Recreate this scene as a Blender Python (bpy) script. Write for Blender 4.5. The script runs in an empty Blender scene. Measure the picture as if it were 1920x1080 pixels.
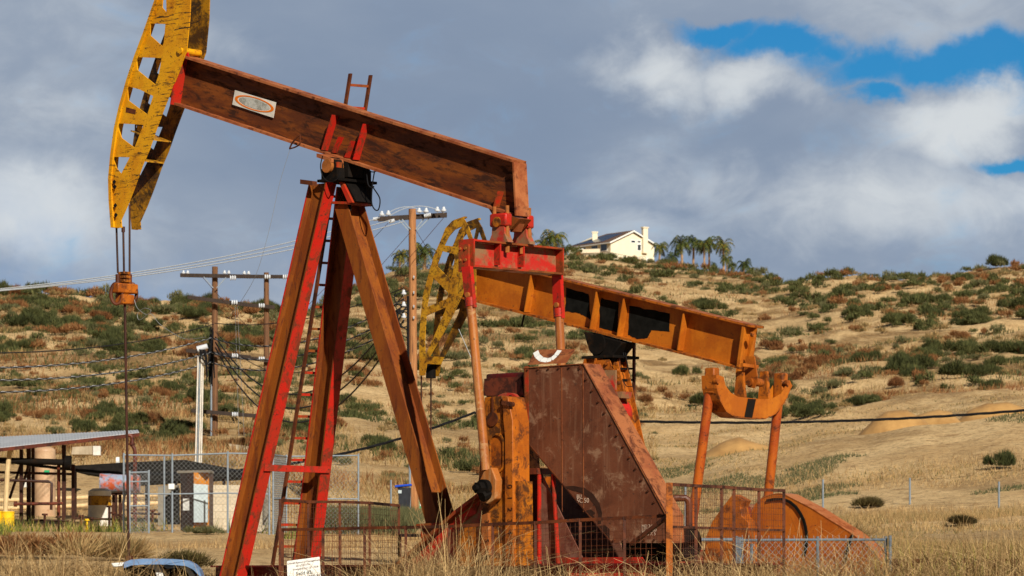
import bpy, bmesh, math, random
import numpy as np
from mathutils import Vector, Matrix, noise as mnoise
from mathutils.geometry import tessellate_polygon
random.seed(7); rng = np.random.default_rng(11)
sc = bpy.context.scene
C = sc.collection
R = math.radians

# ------------------------------------------------------------ camera, sky, sun
F = 7000.0; HZ = 1100.0            # focal length and horizon row, in pixels of the 1920 wide photo
cam_d = bpy.data.cameras.new("camera"); cam = bpy.data.objects.new("camera", cam_d); C.objects.link(cam)
cam_d.sensor_width = 36; cam_d.lens = 36*F/1920; cam_d.shift_y = (HZ-540)/1920
cam_d.clip_start = .5; cam_d.clip_end = 6000
cam.location = (0, 0, 0); cam.rotation_euler = (R(90), 0, 0)
sc.camera = cam
cam_d.dof.use_dof = True; cam_d.dof.focus_distance = 60; cam_d.dof.aperture_fstop = 5.6

SUN = Vector((.84, -2.14, 1.36)).normalized()
sl = bpy.data.lights.new("sun", 'SUN'); sl.energy = 5.0; sl.angle = R(.5); sl.color = (1, .93, .82)
so = bpy.data.objects.new("sun", sl); C.objects.link(so); so.rotation_euler = SUN.to_track_quat('Z', 'Y').to_euler()
so.location = (0, -20, 40)
sc.view_settings.view_transform = 'Standard'; sc.view_settings.look = 'None'
sc.view_settings.exposure = .25; sc.view_settings.gamma = 1

class NT:
    def __init__(s, tree): s.t = tree; s.n = tree.nodes; s.l = tree.links
    def add(s, typ, **kw):
        nd = s.n.new(typ)
        for k, v in kw.items():
            if k == 'ins':
                for kk, vv in v.items(): s.put(nd, kk, vv)
            else: setattr(nd, k, v)
        return nd
    def put(s, nd, k, v):
        sock = nd.inputs[k]
        if isinstance(v, bpy.types.NodeSocket): s.l.new(v, sock)
        else: sock.default_value = v
    def math(s, op, a, b=0, c=0, clamp=False):
        nd = s.add('ShaderNodeMath', operation=op, use_clamp=clamp); s.put(nd, 0, a); s.put(nd, 1, b); s.put(nd, 2, c); return nd.outputs[0]
    def mix(s, f, a, b, mode='MIX'):
        nd = s.add('ShaderNodeMix', data_type='RGBA', blend_type=mode, clamp_factor=True)
        s.put(nd, 0, f)
        s.put(nd, 6, a if not isinstance(a, tuple) else (*a, 1)[:4]); s.put(nd, 7, b if not isinstance(b, tuple) else (*b, 1)[:4])
        return nd.outputs[2]
    def noise(s, vec, scale, detail=4, rough=.55, dist=0):
        nd = s.add('ShaderNodeTexNoise', ins={'Scale': scale, 'Detail': detail, 'Roughness': rough, 'Distortion': dist}); s.put(nd, 'Vector', vec); return nd.outputs[0]
    def rng(s, v, a, b, lo=0, hi=1):
        nd = s.add('ShaderNodeMapRange', interpolation_type='SMOOTHSTEP', ins={1: a, 2: b, 3: lo, 4: hi}); s.put(nd, 0, v); return nd.outputs[0]
    def mapping(s, vec, scale=(1, 1, 1), loc=(0, 0, 0), rot=(0, 0, 0)):
        nd = s.add('ShaderNodeMapping', ins={'Scale': scale, 'Location': loc, 'Rotation': rot}); s.put(nd, 'Vector', vec); return nd.outputs[0]

def srgb(r, g, b):
    f = lambda c: (c/255/12.92) if c/255 <= .04045 else ((c/255+.055)/1.055)**2.4
    return (f(r), f(g), f(b))

def make_world():
    w = bpy.data.worlds.new("World"); sc.world = w; w.use_nodes = True
    t = NT(w.node_tree); t.n.clear()
    out = t.add('ShaderNodeOutputWorld'); bg = t.add('ShaderNodeBackground')
    bg.inputs['Strength'].default_value = .1
    t.l.new(bg.outputs[0], out.inputs[0])
    sky = t.add('ShaderNodeTexSky'); sky.sky_type = 'NISHITA'; sky.sun_disc = False
    sky.sun_elevation = math.asin(SUN.z); sky.sun_rotation = math.atan2(SUN.x, SUN.y)
    sky.dust_density = .2; sky.ozone_density = 3; sky.air_density = 1
    co = t.add('ShaderNodeTexCoord').outputs['Generated']
    sep = t.add('ShaderNodeSeparateXYZ'); t.l.new(co, sep.inputs[0])
    h = t.math('SQRT', t.math('ADD', t.math('MULTIPLY', sep.outputs[0], sep.outputs[0]), t.math('MULTIPLY', sep.outputs[1], sep.outputs[1])))
    az = t.math('ARCTAN2', sep.outputs[0], sep.outputs[1]); el = t.math('ARCTAN2', sep.outputs[2], h)
    cb = t.add('ShaderNodeCombineXYZ'); t.put(cb, 0, az); t.put(cb, 1, el)
    v = cb.outputs[0]
    big = t.noise(t.mapping(v, (1, 2.0, 1), (.31, .17, 0)), 8.5, 9, .52, .25)
    mid = t.noise(t.mapping(v, (1, 1.7, 1), (.9, .4, 0)), 20, 9, .6, .5)
    fine = t.noise(t.mapping(v, (1, 1.5, 1), (.2, .7, 0)), 46, 8, .62, .8)
    wn = t.add('ShaderNodeTexNoise', ins={'Scale': 26, 'Detail': 7, 'Roughness': .6}); t.l.new(v, wn.inputs['Vector'])
    wv = t.add('ShaderNodeVectorMath', operation='MULTIPLY_ADD'); t.l.new(wn.outputs['Color'], wv.inputs[0]); wv.inputs[1].default_value = (.034, .026, 0); t.l.new(v, wv.inputs[2])
    wv2 = t.add('ShaderNodeVectorMath', operation='SUBTRACT'); t.l.new(wv.outputs[0], wv2.inputs[0]); wv2.inputs[1].default_value = (.017, .013, 0)
    vw = wv2.outputs[0]
    A = lambda px: (px-960)/F
    E = lambda py: (HZ-py)/F
    def blob(px, py, rx, ry, rot=0):           # a soft patch of the sky, by direction
        m = t.mapping(vw, (1, 1, 1), (-A(px), -E(py), 0))
        m = t.mapping(m, (F/rx, F/ry, 1), (0, 0, 0), (0, 0, 0)) if not rot else t.mapping(t.mapping(m, (1, 1, 1), (0, 0, 0), (0, 0, R(rot))), (F/rx, F/ry, 1))
        ln = t.add('ShaderNodeVectorMath', operation='LENGTH'); t.l.new(m, ln.inputs[0])
        return t.rng(ln.outputs['Value'], 1.0, 0.0)
    dist = t.math('MULTIPLY', t.math('SUBTRACT', mid, .5), 1.1)
    # blue gaps of clear sky
    gap = None
    for a in [(1370, 60, 170, 40), (1470, 82, 210, 60), (1600, 112, 230, 78), (1730, 118, 230, 70), (1860, 128, 210, 72), (1960, 135, 180, 80), (1900, 314, 120, 32), (1620, 168, 130, 44)]:
        b = blob(*a); gap = b if gap is None else t.math('MAXIMUM', gap, b)
    gapm = t.math('MULTIPLY', t.rng(t.math('ADD', gap, t.math('ADD', t.math('MULTIPLY', dist, .8), t.math('MULTIPLY', t.math('SUBTRACT', fine, .5), .9))), .02, .72), .97)
    # bright, sunlit cloud heads
    br = None
    for (px, py, rx, ry, k) in [(1250, 140, 260, 110, 1), (1400, 150, 190, 90, .95), (1810, 230, 260, 95, 1), (1600, 400, 420, 130, .55), (1300, 330, 300, 110, .45), (60, 395, 220, 110, .8), (120, 240, 200, 80, .35), (780, 260, 300, 110, .35), (1150, 420, 420, 70, .4), (450, 90, 260, 80, .3), (1880, 400, 220, 100, .6)]:
        b = t.math('MULTIPLY', blob(px, py, rx, ry), k); br = b if br is None else t.math('MAXIMUM', br, b)
    brm = t.math('ADD', t.math('MULTIPLY', br, .85), t.math('MULTIPLY', t.math('SUBTRACT', big, .45), 1.5), clamp=True)
    brm = t.math('ADD', brm, t.math('ADD', t.math('MULTIPLY', dist, .75), t.math('MULTIPLY', t.math('SUBTRACT', fine, .5), .7)), clamp=True)
    brm = t.rng(brm, .0, .95)
    dark = t.mix(t.rng(big, .3, .7), srgb(118, 132, 155), srgb(142, 152, 169))
    cloud = t.mix(brm, dark, srgb(194, 197, 202))
    thin = t.math('MULTIPLY', t.rng(sep.outputs[2], .125, .05), t.rng(t.noise(v, 14, 6, .6), .4, .64))
    leftw = t.rng(az, .03, -.12)
    cloud = t.mix(t.math('MULTIPLY', thin, t.math('ADD', .4, t.math('MULTIPLY', leftw, .6))), cloud, srgb(104, 141, 186))
    cloud10 = t.mix(1.0, cloud, (10.3, 10.5, 10.3), 'MULTIPLY')
    # clear-sky colour: the sky model, deepened to the photo's saturated blue
    clear = t.mix(1.0, sky.outputs[0], (.065, .37, .60), 'MULTIPLY')
    # unseen sky overhead and behind swapped for a dimmed one, to deepen shadows
    dim_mask = t.math('MULTIPLY', t.rng(t.noise(co, 2.2, 5, .55), .40, .56), t.rng(el, .24, .42))
    dim_mask = t.math('MAXIMUM', dim_mask, t.rng(sep.outputs[1], .35, -.15))
    low = t.mix(gapm, cloud10, clear)
    t.l.new(t.mix(dim_mask, low, t.mix(1.0, sky.outputs[0], (.18, .18, .18), 'MULTIPLY')), bg.inputs[0])
make_world()

# ------------------------------------------------------------ helpers
def W(px, py, D): return Vector(((px-960)*D/F, D, (HZ-py)*D/F))
OFF = {}
def tag(o, label=None, cat=None, group=None, kind=None):
    if label: o['label'] = label
    if cat: o['category'] = cat
    if group: o['group'] = group
    if kind: o['kind'] = kind
    return o
def thing(name, label, cat, loc=(0, 0, 0), rz=0, group=None, local=False):
    o = bpy.data.objects.new(name, None); C.objects.link(o); o.empty_display_size = .3
    o.location = loc; o.rotation_euler = (0, 0, rz)
    OFF[o.name] = Vector((0, 0, 0)) if local else Vector(loc)
    return tag(o, label, cat, group)

class MB:
    def __init__(s): s.v = []; s.f = []
    def _a(s, vs, fs):
        b = len(s.v); s.v += [tuple(v) for v in vs]; s.f += [tuple(i+b for i in f) for f in fs]; return s
    def bar(s, p, q, a, b):                    # a bar from p to q with half-extents a and b
        p, q, a, b = Vector(p), Vector(q), Vector(a), Vector(b)
        vs = [p-a-b, p+a-b, p+a+b, p-a+b, q-a-b, q+a-b, q+a+b, q-a+b]
        return s._a(vs, [(0, 3, 2, 1), (4, 5, 6, 7), (0, 1, 5, 4), (1, 2, 6, 5), (2, 3, 7, 6), (3, 0, 4, 7)])
    def box(s, c, sz):
        c = Vector(c); return s.bar(c-Vector((0, 0, sz[2]/2)), c+Vector((0, 0, sz[2]/2)), (sz[0]/2, 0, 0), (0, sz[1]/2, 0))
    def stick(s, p, q, w):                     # square stick
        p, q = Vector(p), Vector(q); d = (q-p).normalized()
        u = Vector((0, 0, 1)) if abs(d.z) < .9 else Vector((1, 0, 0))
        a = d.cross(u).normalized()*w/2; b = d.cross(a).normalized()*w/2
        return s.bar(p, q, a, b)
    def cyl(s, p, q, r, r2=None, n=16, caps=True):
        p, q = Vector(p), Vector(q); r2 = r if r2 is None else r2
        d = (q-p).normalized(); u = Vector((0, 0, 1)) if abs(d.z) < .9 else Vector((1, 0, 0))
        a = d.cross(u).normalized(); b = d.cross(a).normalized()
        vs = [p+(a*math.cos(2*math.pi*i/n)+b*math.sin(2*math.pi*i/n))*r for i in range(n)]+[q+(a*math.cos(2*math.pi*i/n)+b*math.sin(2*math.pi*i/n))*r2 for i in range(n)]
        fs = [(i, (i+1) % n, n+(i+1) % n, n+i) for i in range(n)]
        if caps: fs += [tuple(range(n))[::-1], tuple(range(n, 2*n))]
        return s._a(vs, fs)
    def tube(s, pts, r, n=6):
        pts = [Vector(p) for p in pts]; vs = []; fs = []; m = len(pts); pa = None
        for i, p in enumerate(pts):
            d = (pts[min(i+1, m-1)]-pts[max(i-1, 0)]).normalized()
            if pa is None:
                u = Vector((0, 0, 1)) if abs(d.z) < .9 else Vector((1, 0, 0)); a = d.cross(u).normalized()
            else: a = (pa-d*pa.dot(d)).normalized()
            pa = a; b = d.cross(a); rr = r[i] if isinstance(r, (list, tuple)) else r
            vs += [p+(a*math.cos(2*math.pi*k/n)+b*math.sin(2*math.pi*k/n))*rr for k in range(n)]
        for i in range(m-1):
            fs += [(i*n+k, i*n+(k+1) % n, (i+1)*n+(k+1) % n, (i+1)*n+k) for k in range(n)]
        fs += [tuple(range(n))[::-1], tuple(range((m-1)*n, m*n))]
        return s._a(vs, fs)
    def poly(s, pts, vec, holes=()):           # a flat outline (with holes) given the thickness vec
        loops = [[Vector(p) for p in pts]]+[[Vector(p) for p in h] for h in holes]; vec = Vector(vec)
        flat = [p for l in loops for p in l]; n = len(flat)
        tris = tessellate_polygon(loops)
        vs = flat+[p+vec for p in flat]
        fs = [tuple(t) for t in tris]+[tuple(i+n for i in reversed(t)) for t in tris]
        b = 0
        for l in loops:
            m = len(l); fs += [(b+i, b+(i+1) % m, b+(i+1) % m+n, b+i+n) for i in range(m)]; b += m
        return s._a(vs, fs)
    def build(s, name, mat, parent=None, label=None, cat=None, group=None, kind=None, smooth=.6, bevel=0):
        off = OFF[parent.name] if parent else None
        if off is None:
            A = np.array(s.v); off = Vector(((A[:, 0].min()+A[:, 0].max())/2, (A[:, 1].min()+A[:, 1].max())/2, A[:, 2].min()))
        me = bpy.data.meshes.new(name); me.from_pydata([Vector(v)-off for v in s.v], [], s.f)
        bm = bmesh.new(); bm.from_mesh(me); bmesh.ops.recalc_face_normals(bm, faces=bm.faces); bm.to_mesh(me); bm.free()
        if smooth:
            me.shade_smooth(); me.set_sharp_from_angle(angle=smooth)
        me.materials.append(mat)
        o = bpy.data.objects.new(name, me); C.objects.link(o)
        if parent: o.parent = parent
        else: o.location = off
        OFF[o.name] = off
        if bevel:
            m = o.modifiers.new('edge', 'BEVEL'); m.width = bevel; m.segments = 2; m.limit_method = 'ANGLE'
        return tag(o, label, cat, group, kind)

def text_part(body, name, mat, parent, p, right, up, size, depth=.004, align='LEFT'):
    cu = bpy.data.curves.new('t', 'FONT'); cu.body = body; cu.size = size; cu.extrude = depth/2; cu.align_x = align
    cu.resolution_u = 3
    o = bpy.data.objects.new('t', cu); C.objects.link(o)
    me = bpy.data.meshes.new_from_object(o.evaluated_get(bpy.context.evaluated_depsgraph_get()))
    bpy.data.objects.remove(o)
    right = Vector(right).normalized(); up = Vector(up).normalized(); nn = right.cross(up)
    M = Matrix((right, up, nn)).transposed().to_4x4(); M.translation = Vector(p)-OFF[parent.name]
    me.transform(M); me.materials.clear(); me.materials.append(mat); me.name = name
    t = bpy.data.objects.new(name, me); C.objects.link(t); t.parent = parent; OFF[t.name] = OFF[parent.name]
    return t

# ------------------------------------------------------------ materials
def newmat(name):
    m = bpy.data.materials.new(name); m.use_nodes = True; t = NT(m.node_tree); t.n.clear()
    out = t.add('ShaderNodeOutputMaterial'); b = t.add('ShaderNodeBsdfPrincipled'); t.l.new(b.outputs[0], out.inputs[0])
    return m, t, b
def metal(name, c1, c2, rust=(.10, .035, .012), amt=.5, rough=.55, streak=0., chips=0., scale=1., patch=.5, bump=.3, dirt=(.03, .02, .015), scr=0., ms=(1, 1, 1), mr=(0, 0, 0)):
    m, t, b = newmat(name); co = t.add('ShaderNodeTexCoord').outputs['Object']
    c1, c2, rust = [tuple(x*.84 for x in c) for c in (c1, c2, rust)]
    cs = t.mapping(t.mapping(co, (1, 1, 1), (0, 0, 0), mr), ms)
    n1 = t.noise(cs, 1.6*scale, 10, .68, .3)
    col = t.mix(t.rng(n1, patch-.09, patch+.09), c1, c2)
    n2 = t.noise(t.mapping(cs, (1, 1, 1), (5, 2, 9)), 4.2*scale, 10, .72, .5)
    rm = t.rng(n2, .62-amt*.3, .74-amt*.25)
    if streak:
        n3 = t.noise(t.mapping(co, (9, 9, .55)), 1.6*scale, 6, .6)
        rm = t.math('MAXIMUM', rm, t.math('MULTIPLY', t.rng(n3, .5, .68), streak))
    col = t.mix(t.math('MULTIPLY', rm, .9), col, rust)
    if scr:                                     # scraped, blackened bands running across
        n5 = t.noise(t.mapping(co, (1.4, 1.4, 16), (0, 0, 0), (0, .12, 0)), 1.9, 9, .75, .6)
        n6 = t.noise(co, 1.1, 3, .5)
        sm = t.math('MULTIPLY', t.rng(n5, .55, .58), t.rng(n6, .45, .58))
        n7 = t.noise(co, 26, 4, .6)
        sm = t.math('MAXIMUM', sm, t.math('MULTIPLY', t.rng(n7, .635, .66), .9))
        n8 = t.noise(t.mapping(co, (1, 1, 2.6), (4, 1, 3)), 2.6, 12, .78, .8); sm = t.math('MAXIMUM', sm, t.math('MULTIPLY', t.rng(n8, .60, .63), .92))
        col = t.mix(t.math('MULTIPLY', t.rng(n8, .55, .63), .5), col, (.20, .08, .01))
        col = t.mix(t.math('MULTIPLY', sm, scr), col, (.012, .010, .008))
    if chips:
        n4 = t.noise(co, 17*scale, 5, .7); col = t.mix(t.math('MULTIPLY', t.rng(n4, .66-.1*chips, .68-.1*chips), .9), col, dirt)
    if scr: pass
    nf = t.noise(co, 45*scale, 3, .6); col = t.mix(t.math('MULTIPLY', t.math('ABSOLUTE', t.math('SUBTRACT', nf, .5)), 1.0), col, dirt)
    t.l.new(col, b.inputs['Base Color'])
    t.l.new(t.math('ADD', rough-.12, t.math('MULTIPLY', rm, .35)), b.inputs['Roughness'])
    b.inputs['Specular IOR Level'].default_value = .22 if max(c1) > .02 else .04
    bp = t.add('ShaderNodeBump', ins={'Strength': bump, 'Distance': .01}); t.l.new(t.math('ADD', n2, t.math('MULTIPLY', nf, .3)), bp.inputs['Height']); t.l.new(bp.outputs[0], b.inputs['Normal'])
    return m
def plain(name, c, rough=.6, var=.25, scale=8, metallic=0):
    m, t, b = newmat(name); co = t.add('ShaderNodeTexCoord').outputs['Object']
    n = t.noise(co, scale, 6, .65)
    d = tuple(x*(1-var) for x in c); l = tuple(min(1, x*(1+var)) for x in c)
    t.l.new(t.mix(t.rng(n, .3, .7), d, l), b.inputs['Base Color']); b.inputs['Roughness'].default_value = rough; b.inputs['Metallic'].default_value = metallic; b.inputs['Specular IOR Level'].default_value = .2 if rough > .4 else .5
    if max(c) < .02: b.inputs['Specular IOR Level'].default_value = .04
    return m
def foliage(name, cols, trans=.25, rough=.85):
    m, t, b = newmat(name); g = t.add('ShaderNodeNewGeometry').outputs['Random Per Island']
    oi = t.add('ShaderNodeObjectInfo').outputs['Random']
    cr = t.add('ShaderNodeValToRGB'); e = cr.color_ramp.elements
    e[0].color = (*cols[0], 1); e[1].color = (*cols[-1], 1)
    for i, c in enumerate(cols[1:-1]):
        x = e.new((i+1)/(len(cols)-1)); x.color = (*c, 1)
    f = t.math('ADD', t.math('MULTIPLY', g, .72), t.math('MULTIPLY', oi, .28)); t.l.new(f, cr.inputs[0])
    t.l.new(cr.outputs[0], b.inputs['Base Color']); b.inputs['Roughness'].default_value = rough; b.inputs['Specular IOR Level'].default_value = .15
    return m

RED = srgb(205, 30, 22); RED2 = srgb(160, 40, 22)
M = {}
M['beam_rust'] = metal('beam_rust', srgb(136, 72, 24), srgb(98, 48, 20), rust=srgb(52, 26, 14), amt=.5, chips=.0, scale=1.0, rough=.75, ms=(.55, 1, 2.4), mr=(0, -.3, 0), patch=.5)
M['flange_rust'] = metal('flange_rust', srgb(186, 112, 66), srgb(150, 78, 42), rust=srgb(84, 38, 22), amt=.35, rough=.7)
M['red'] = metal('red', srgb(204, 34, 22), srgb(184, 46, 28), rust=srgb(112, 52, 26), amt=.5, chips=.4)
M['red_rust'] = metal('red_rust', srgb(196, 44, 26), srgb(140, 78, 34), rust=srgb(110, 58, 22), amt=.55, chips=.15, patch=.47)
M['red_grey'] = metal('red_grey', srgb(196, 44, 34), srgb(150, 112, 78), rust=srgb(132, 88, 56), amt=.35, chips=.15, scale=1.8, patch=.49)
M['ped'] = metal('ped', srgb(138, 98, 80), srgb(116, 70, 54), rust=srgb(92, 40, 28), amt=.35, streak=.4, scale=1.2)
M['leg_brown'] = metal('leg_brown', srgb(150, 82, 24), srgb(128, 62, 22), rust=srgb(96, 44, 18), amt=.4, chips=.1, streak=.3, rough=.7, ms=(2, 2, .45))
M['yellow'] = metal('yellow', srgb(240, 172, 18), srgb(224, 150, 14), rust=srgb(160, 92, 14), amt=.15, scr=.95)
M['yellow_worn'] = metal('yellow_worn', srgb(206, 152, 34), srgb(184, 126, 26), rust=srgb(60, 32, 14), amt=.5, chips=.7, scale=1.6)
M['yellow_shaded'] = metal('yellow_shaded', srgb(186, 130, 22), srgb(80, 52, 18), rust=(.02, .012, .006), amt=.5, scr=.95, chips=.3, patch=.48)  # scraped, rusty yellow with the shade of the far plates put into its colour
M['orange'] = metal('orange', srgb(200, 114, 26), srgb(178, 94, 20), rust=srgb(160, 78, 18), amt=.22, streak=.3, chips=.05)
M['orange_worn'] = metal('orange_worn', srgb(194, 106, 26), srgb(166, 86, 22), rust=srgb(84, 42, 16), amt=.5, chips=.35, streak=.3)
M['crank'] = metal('crank', srgb(196, 114, 24), srgb(158, 86, 20), rust=srgb(62, 34, 14), amt=.6, chips=.35, scale=1.5)
M['pitman'] = metal('pitman', srgb(184, 108, 46), srgb(162, 92, 42), rust=srgb(196, 150, 100), amt=.3, streak=.6, chips=.2)
M['pitman_orange'] = metal('pitman_orange', srgb(190, 96, 28), srgb(166, 70, 26), rust=srgb(90, 40, 18), amt=.35, chips=.4)
M['guard'] = metal('guard', srgb(124, 72, 48), srgb(104, 58, 38), rust=srgb(160, 120, 92), amt=.34, streak=.38, chips=.15, scale=.9, rough=.62)
M['guard_edge'] = metal('guard_edge', srgb(172, 104, 60), srgb(148, 80, 46), rust=srgb(90, 44, 26), amt=.45, chips=.2)
M['guard_orange'] = metal('guard_orange', srgb(192, 104, 28), srgb(172, 86, 24), rust=srgb(166, 84, 30), amt=.3, streak=.35, chips=.1)
M['guard_orange_edge'] = metal('guard_orange_edge', srgb(190, 118, 66), srgb(176, 100, 50), rust=srgb(140, 70, 30), amt=.4)
M['rust_pipe'] = metal('rust_pipe', srgb(112, 58, 30), srgb(84, 42, 24), rust=srgb(50, 26, 16), amt=.5, chips=.2)
M['rust_red'] = metal('rust_red', srgb(120, 56, 34), srgb(92, 44, 30), rust=srgb(56, 28, 20), amt=.5)
M['grease'] = metal('grease', (.006,.0055,.005), (.014,.011,.009), rust=(.03, .014, .006), amt=.3, rough=.8)
M['black'] = plain('black', (.012, .011, .010), .5)
M['dark_red'] = metal('dark_red', srgb(104, 22, 20), srgb(70, 20, 18), rust=(.03, .015, .01), amt=.4)
M['rod'] = metal('rod', srgb(74, 40, 26), srgb(52, 28, 20), amt=.3)
M['bolt'] = plain('bolt', srgb(150, 88, 40), .6)
M['galv'] = plain('galv', srgb(134, 144, 152), .5, .15, 12, .3)
M['galv_blue'] = metal('galv_blue', srgb(112, 124, 134), srgb(90, 104, 116), rust=srgb(110, 90, 70), amt=.1, chips=.1)
M['wire'] = plain('wire', srgb(132, 134, 134), .5, .2, 20, .3)
M['white'] = plain('white', srgb(226, 226, 220), .5, .08)
M['white_dirty'] = plain('white_dirty', srgb(214, 208, 196), .6, .14, 5)
M['porcelain'] = plain('porcelain', srgb(196, 200, 204), .25, .05)
M['cable'] = plain('cable', (.012, .012, .013), .5)
M['cable_light'] = plain('cable_light', srgb(170, 174, 176), .5, .1)
M['logo_orange'] = plain('logo_orange', srgb(226, 118, 20), .5, .06)
M['ink'] = plain('ink', srgb(120, 100, 96), .7, .1)
M['ink_dark'] = plain('ink_dark', srgb(34, 44, 52), .7, .1)
M['chalk'] = plain('chalk', srgb(196, 168, 146), .9, .15)
M['scale_ink'] = plain('scale_ink', srgb(60, 30, 14), .8, .1)
M['tan'] = metal('tan', srgb(214, 178, 140), srgb(200, 162, 126), rust=srgb(170, 120, 84), amt=.15, streak=.3)
M['concrete'] = metal('concrete', srgb(196, 180, 152), srgb(178, 162, 136), rust=srgb(150, 132, 106), amt=.3, streak=.4, bump=.2, rough=.9)
M['concrete_grey'] = metal('concrete_grey', srgb(150, 142, 126), srgb(132, 124, 110), rust=srgb(110, 100, 86), amt=.3, rough=.9)
M['yellow_plastic'] = plain('yellow_plastic', srgb(232, 186, 30), .5, .1)
M['cab_orange'] = metal('cab_orange', srgb(206, 132, 40), srgb(180, 110, 44), rust=srgb(196, 186, 160), amt=.4, scale=2)
M['cab_rust'] = metal('cab_rust', srgb(88, 38, 22), srgb(66, 28, 18), amt=.3, streak=.5)
M['cab_grey'] = plain('cab_grey', srgb(176, 188, 190), .5, .08)
M['tarp'] = plain('tarp', (.016, .014, .012), .9, .3)
M['pipe_beige'] = plain('pipe_beige', srgb(206, 178, 132), .7, .12)
M['blue'] = plain('blue', srgb(104, 134, 172), .4, .3, 3)
M['blue_lid'] = plain('blue_lid', srgb(20, 66, 176), .5, .1)
M['bin_black'] = plain('bin_black', (.02, .022, .028), .5)
M['green'] = plain('green', srgb(40, 150, 96), .6, .1)
M['stucco'] = plain('stucco', srgb(226, 214, 186), .9, .05, .7)
M['roof'] = plain('roof', srgb(104, 80, 66), .9, .2, 3)
M['solar'] = plain('solar', srgb(34, 46, 72), .25, .1)
M['glass'] = plain('glass', (.03, .04, .05), .08, .2)
M['sheet'] = plain('sheet', srgb(186, 188, 190), .5, .1, 1.2, .2)
M['paint_black'] = plain('paint_black', (.008, .008, .007), .9, .4, 5)
M['shadow_brown'] = plain('shadow_brown', srgb(52, 30, 20), .8, .3, 6)

def woodmat(name, c1, c2, dk):
    m, t, b = newmat(name); co = t.add('ShaderNodeTexCoord').outputs['Object']
    n = t.noise(t.mapping(co, (14, 14, .5)), 1.6, 8, .65); n2 = t.noise(t.mapping(co, (26, 26, .9), (3, 1, 2)), 1.3, 5, .6)
    c = t.mix(t.rng(n, .35, .65), c1, c2); c = t.mix(t.math('MULTIPLY', t.rng(n2, .56, .66), .8), c, dk)
    t.l.new(c, b.inputs['Base Color']); b.inputs['Roughness'].default_value = .9
    return m
M['pole'] = woodmat('pole', srgb(176, 122, 74), srgb(142, 92, 52), srgb(74, 44, 26))
M['pole_dark'] = woodmat('pole_dark', srgb(120, 82, 50), srgb(92, 62, 40), srgb(44, 28, 18))
M['crossarm'] = woodmat('crossarm', srgb(58, 44, 34), srgb(42, 32, 26), srgb(20, 15, 12))

def blockwall():
    m, t, b = newmat('block_wall'); co = t.add('ShaderNodeTexCoord').outputs['Object']
    sp = t.add('ShaderNodeSeparateXYZ'); t.l.new(co, sp.inputs[0]); cb = t.add('ShaderNodeCombineXYZ'); t.put(cb, 0, sp.outputs[0]); t.put(cb, 1, sp.outputs[2])
    br = t.add('ShaderNodeTexBrick', ins={'Color1': (*srgb(200, 186, 160), 1), 'Color2': (*srgb(192, 177, 150), 1), 'Mortar': (*srgb(174, 158, 132), 1), 'Scale': 1, 'Mortar Size': .012, 'Brick Width': .4, 'Row Height': .2}); t.l.new(cb.outputs[0], br.inputs['Vector'])
    n = t.noise(co, 1.3, 7, .6); t.l.new(t.mix(t.math('MULTIPLY', t.rng(n, .5, .75), .5), br.outputs[0], srgb(150, 134, 112)), b.inputs['Base Color']); b.inputs['Roughness'].default_value = .95
    return m
M['block'] = blockwall()

def soil():
    m, t, b = newmat('dry_soil'); co = t.add('ShaderNodeTexCoord').outputs['Object']
    sand = t.mix(t.rng(t.noise(co, .22, 8, .6), .35, .65), srgb(216, 184, 134), srgb(190, 156, 108))
    sand = t.mix(t.rng(t.noise(co, 1.4, 6, .7), .50, .72), sand, srgb(156, 122, 80))
    n2 = t.noise(t.mapping(co, (1, 1, 1.5)), .06, 10, .68, .6)
    dry = t.mix(t.rng(t.noise(co, 1.9, 6, .7), .4, .6), srgb(146, 114, 72), srgb(100, 76, 48))
    sp = t.add('ShaderNodeSeparateXYZ'); t.l.new(co, sp.inputs[0])
    up = t.rng(sp.outputs[2], 4, 16)
    c = t.mix(t.math('MULTIPLY', t.rng(n2, .48, .60), t.math('ADD', .45, t.math('MULTIPLY', up, .5))), sand, dry)
    # small green sprouts
    v = t.noise(co, 2.6, 8, .75); g = t.math('MULTIPLY', t.rng(v, .60, .66), t.rng(t.noise(co, .10, 4, .6), .45, .6))
    c = t.mix(t.math('MULTIPLY', g, .75), c, srgb(96, 96, 52))
    # pebbles and clods
    vo = t.add('ShaderNodeTexVoronoi', ins={'Scale': 5.5}); t.l.new(co, vo.inputs['Vector'])
    peb = t.rng(vo.outputs['Distance'], .05, .3); c = t.mix(t.math('MULTIPLY', t.math('SUBTRACT', 1, peb), .5), c, srgb(112, 82, 52))
    c = t.mix(t.math('MULTIPLY', t.rng(t.noise(co, 3.6, 6, .85), .50, .60), .75), c, srgb(126, 98, 64))
    c = t.mix(t.math('MULTIPLY', t.rng(t.noise(co, 6.5, 5, .85), .54, .62), .6), c, srgb(226, 198, 150))
    c = t.mix(t.rng(sp.outputs[1], 50, 38), c, (.05, .048, .045))  # ground near the camera, out of view, darkened to cut bounced light
    t.l.new(c, b.inputs['Base Color']); b.inputs['Roughness'].default_value = 1; b.inputs['Specular IOR Level'].default_value = .1
    bp = t.add('ShaderNodeBump', ins={'Strength': .9, 'Distance': .16}); t.l.new(t.math('ADD', t.noise(co, 2.2, 9, .75), t.math('MULTIPLY', t.noise(co, .5, 5, .6), 1.5)), bp.inputs['Height']); t.l.new(bp.outputs[0], b.inputs['Normal'])
    return m
M['soil'] = soil()
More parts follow.
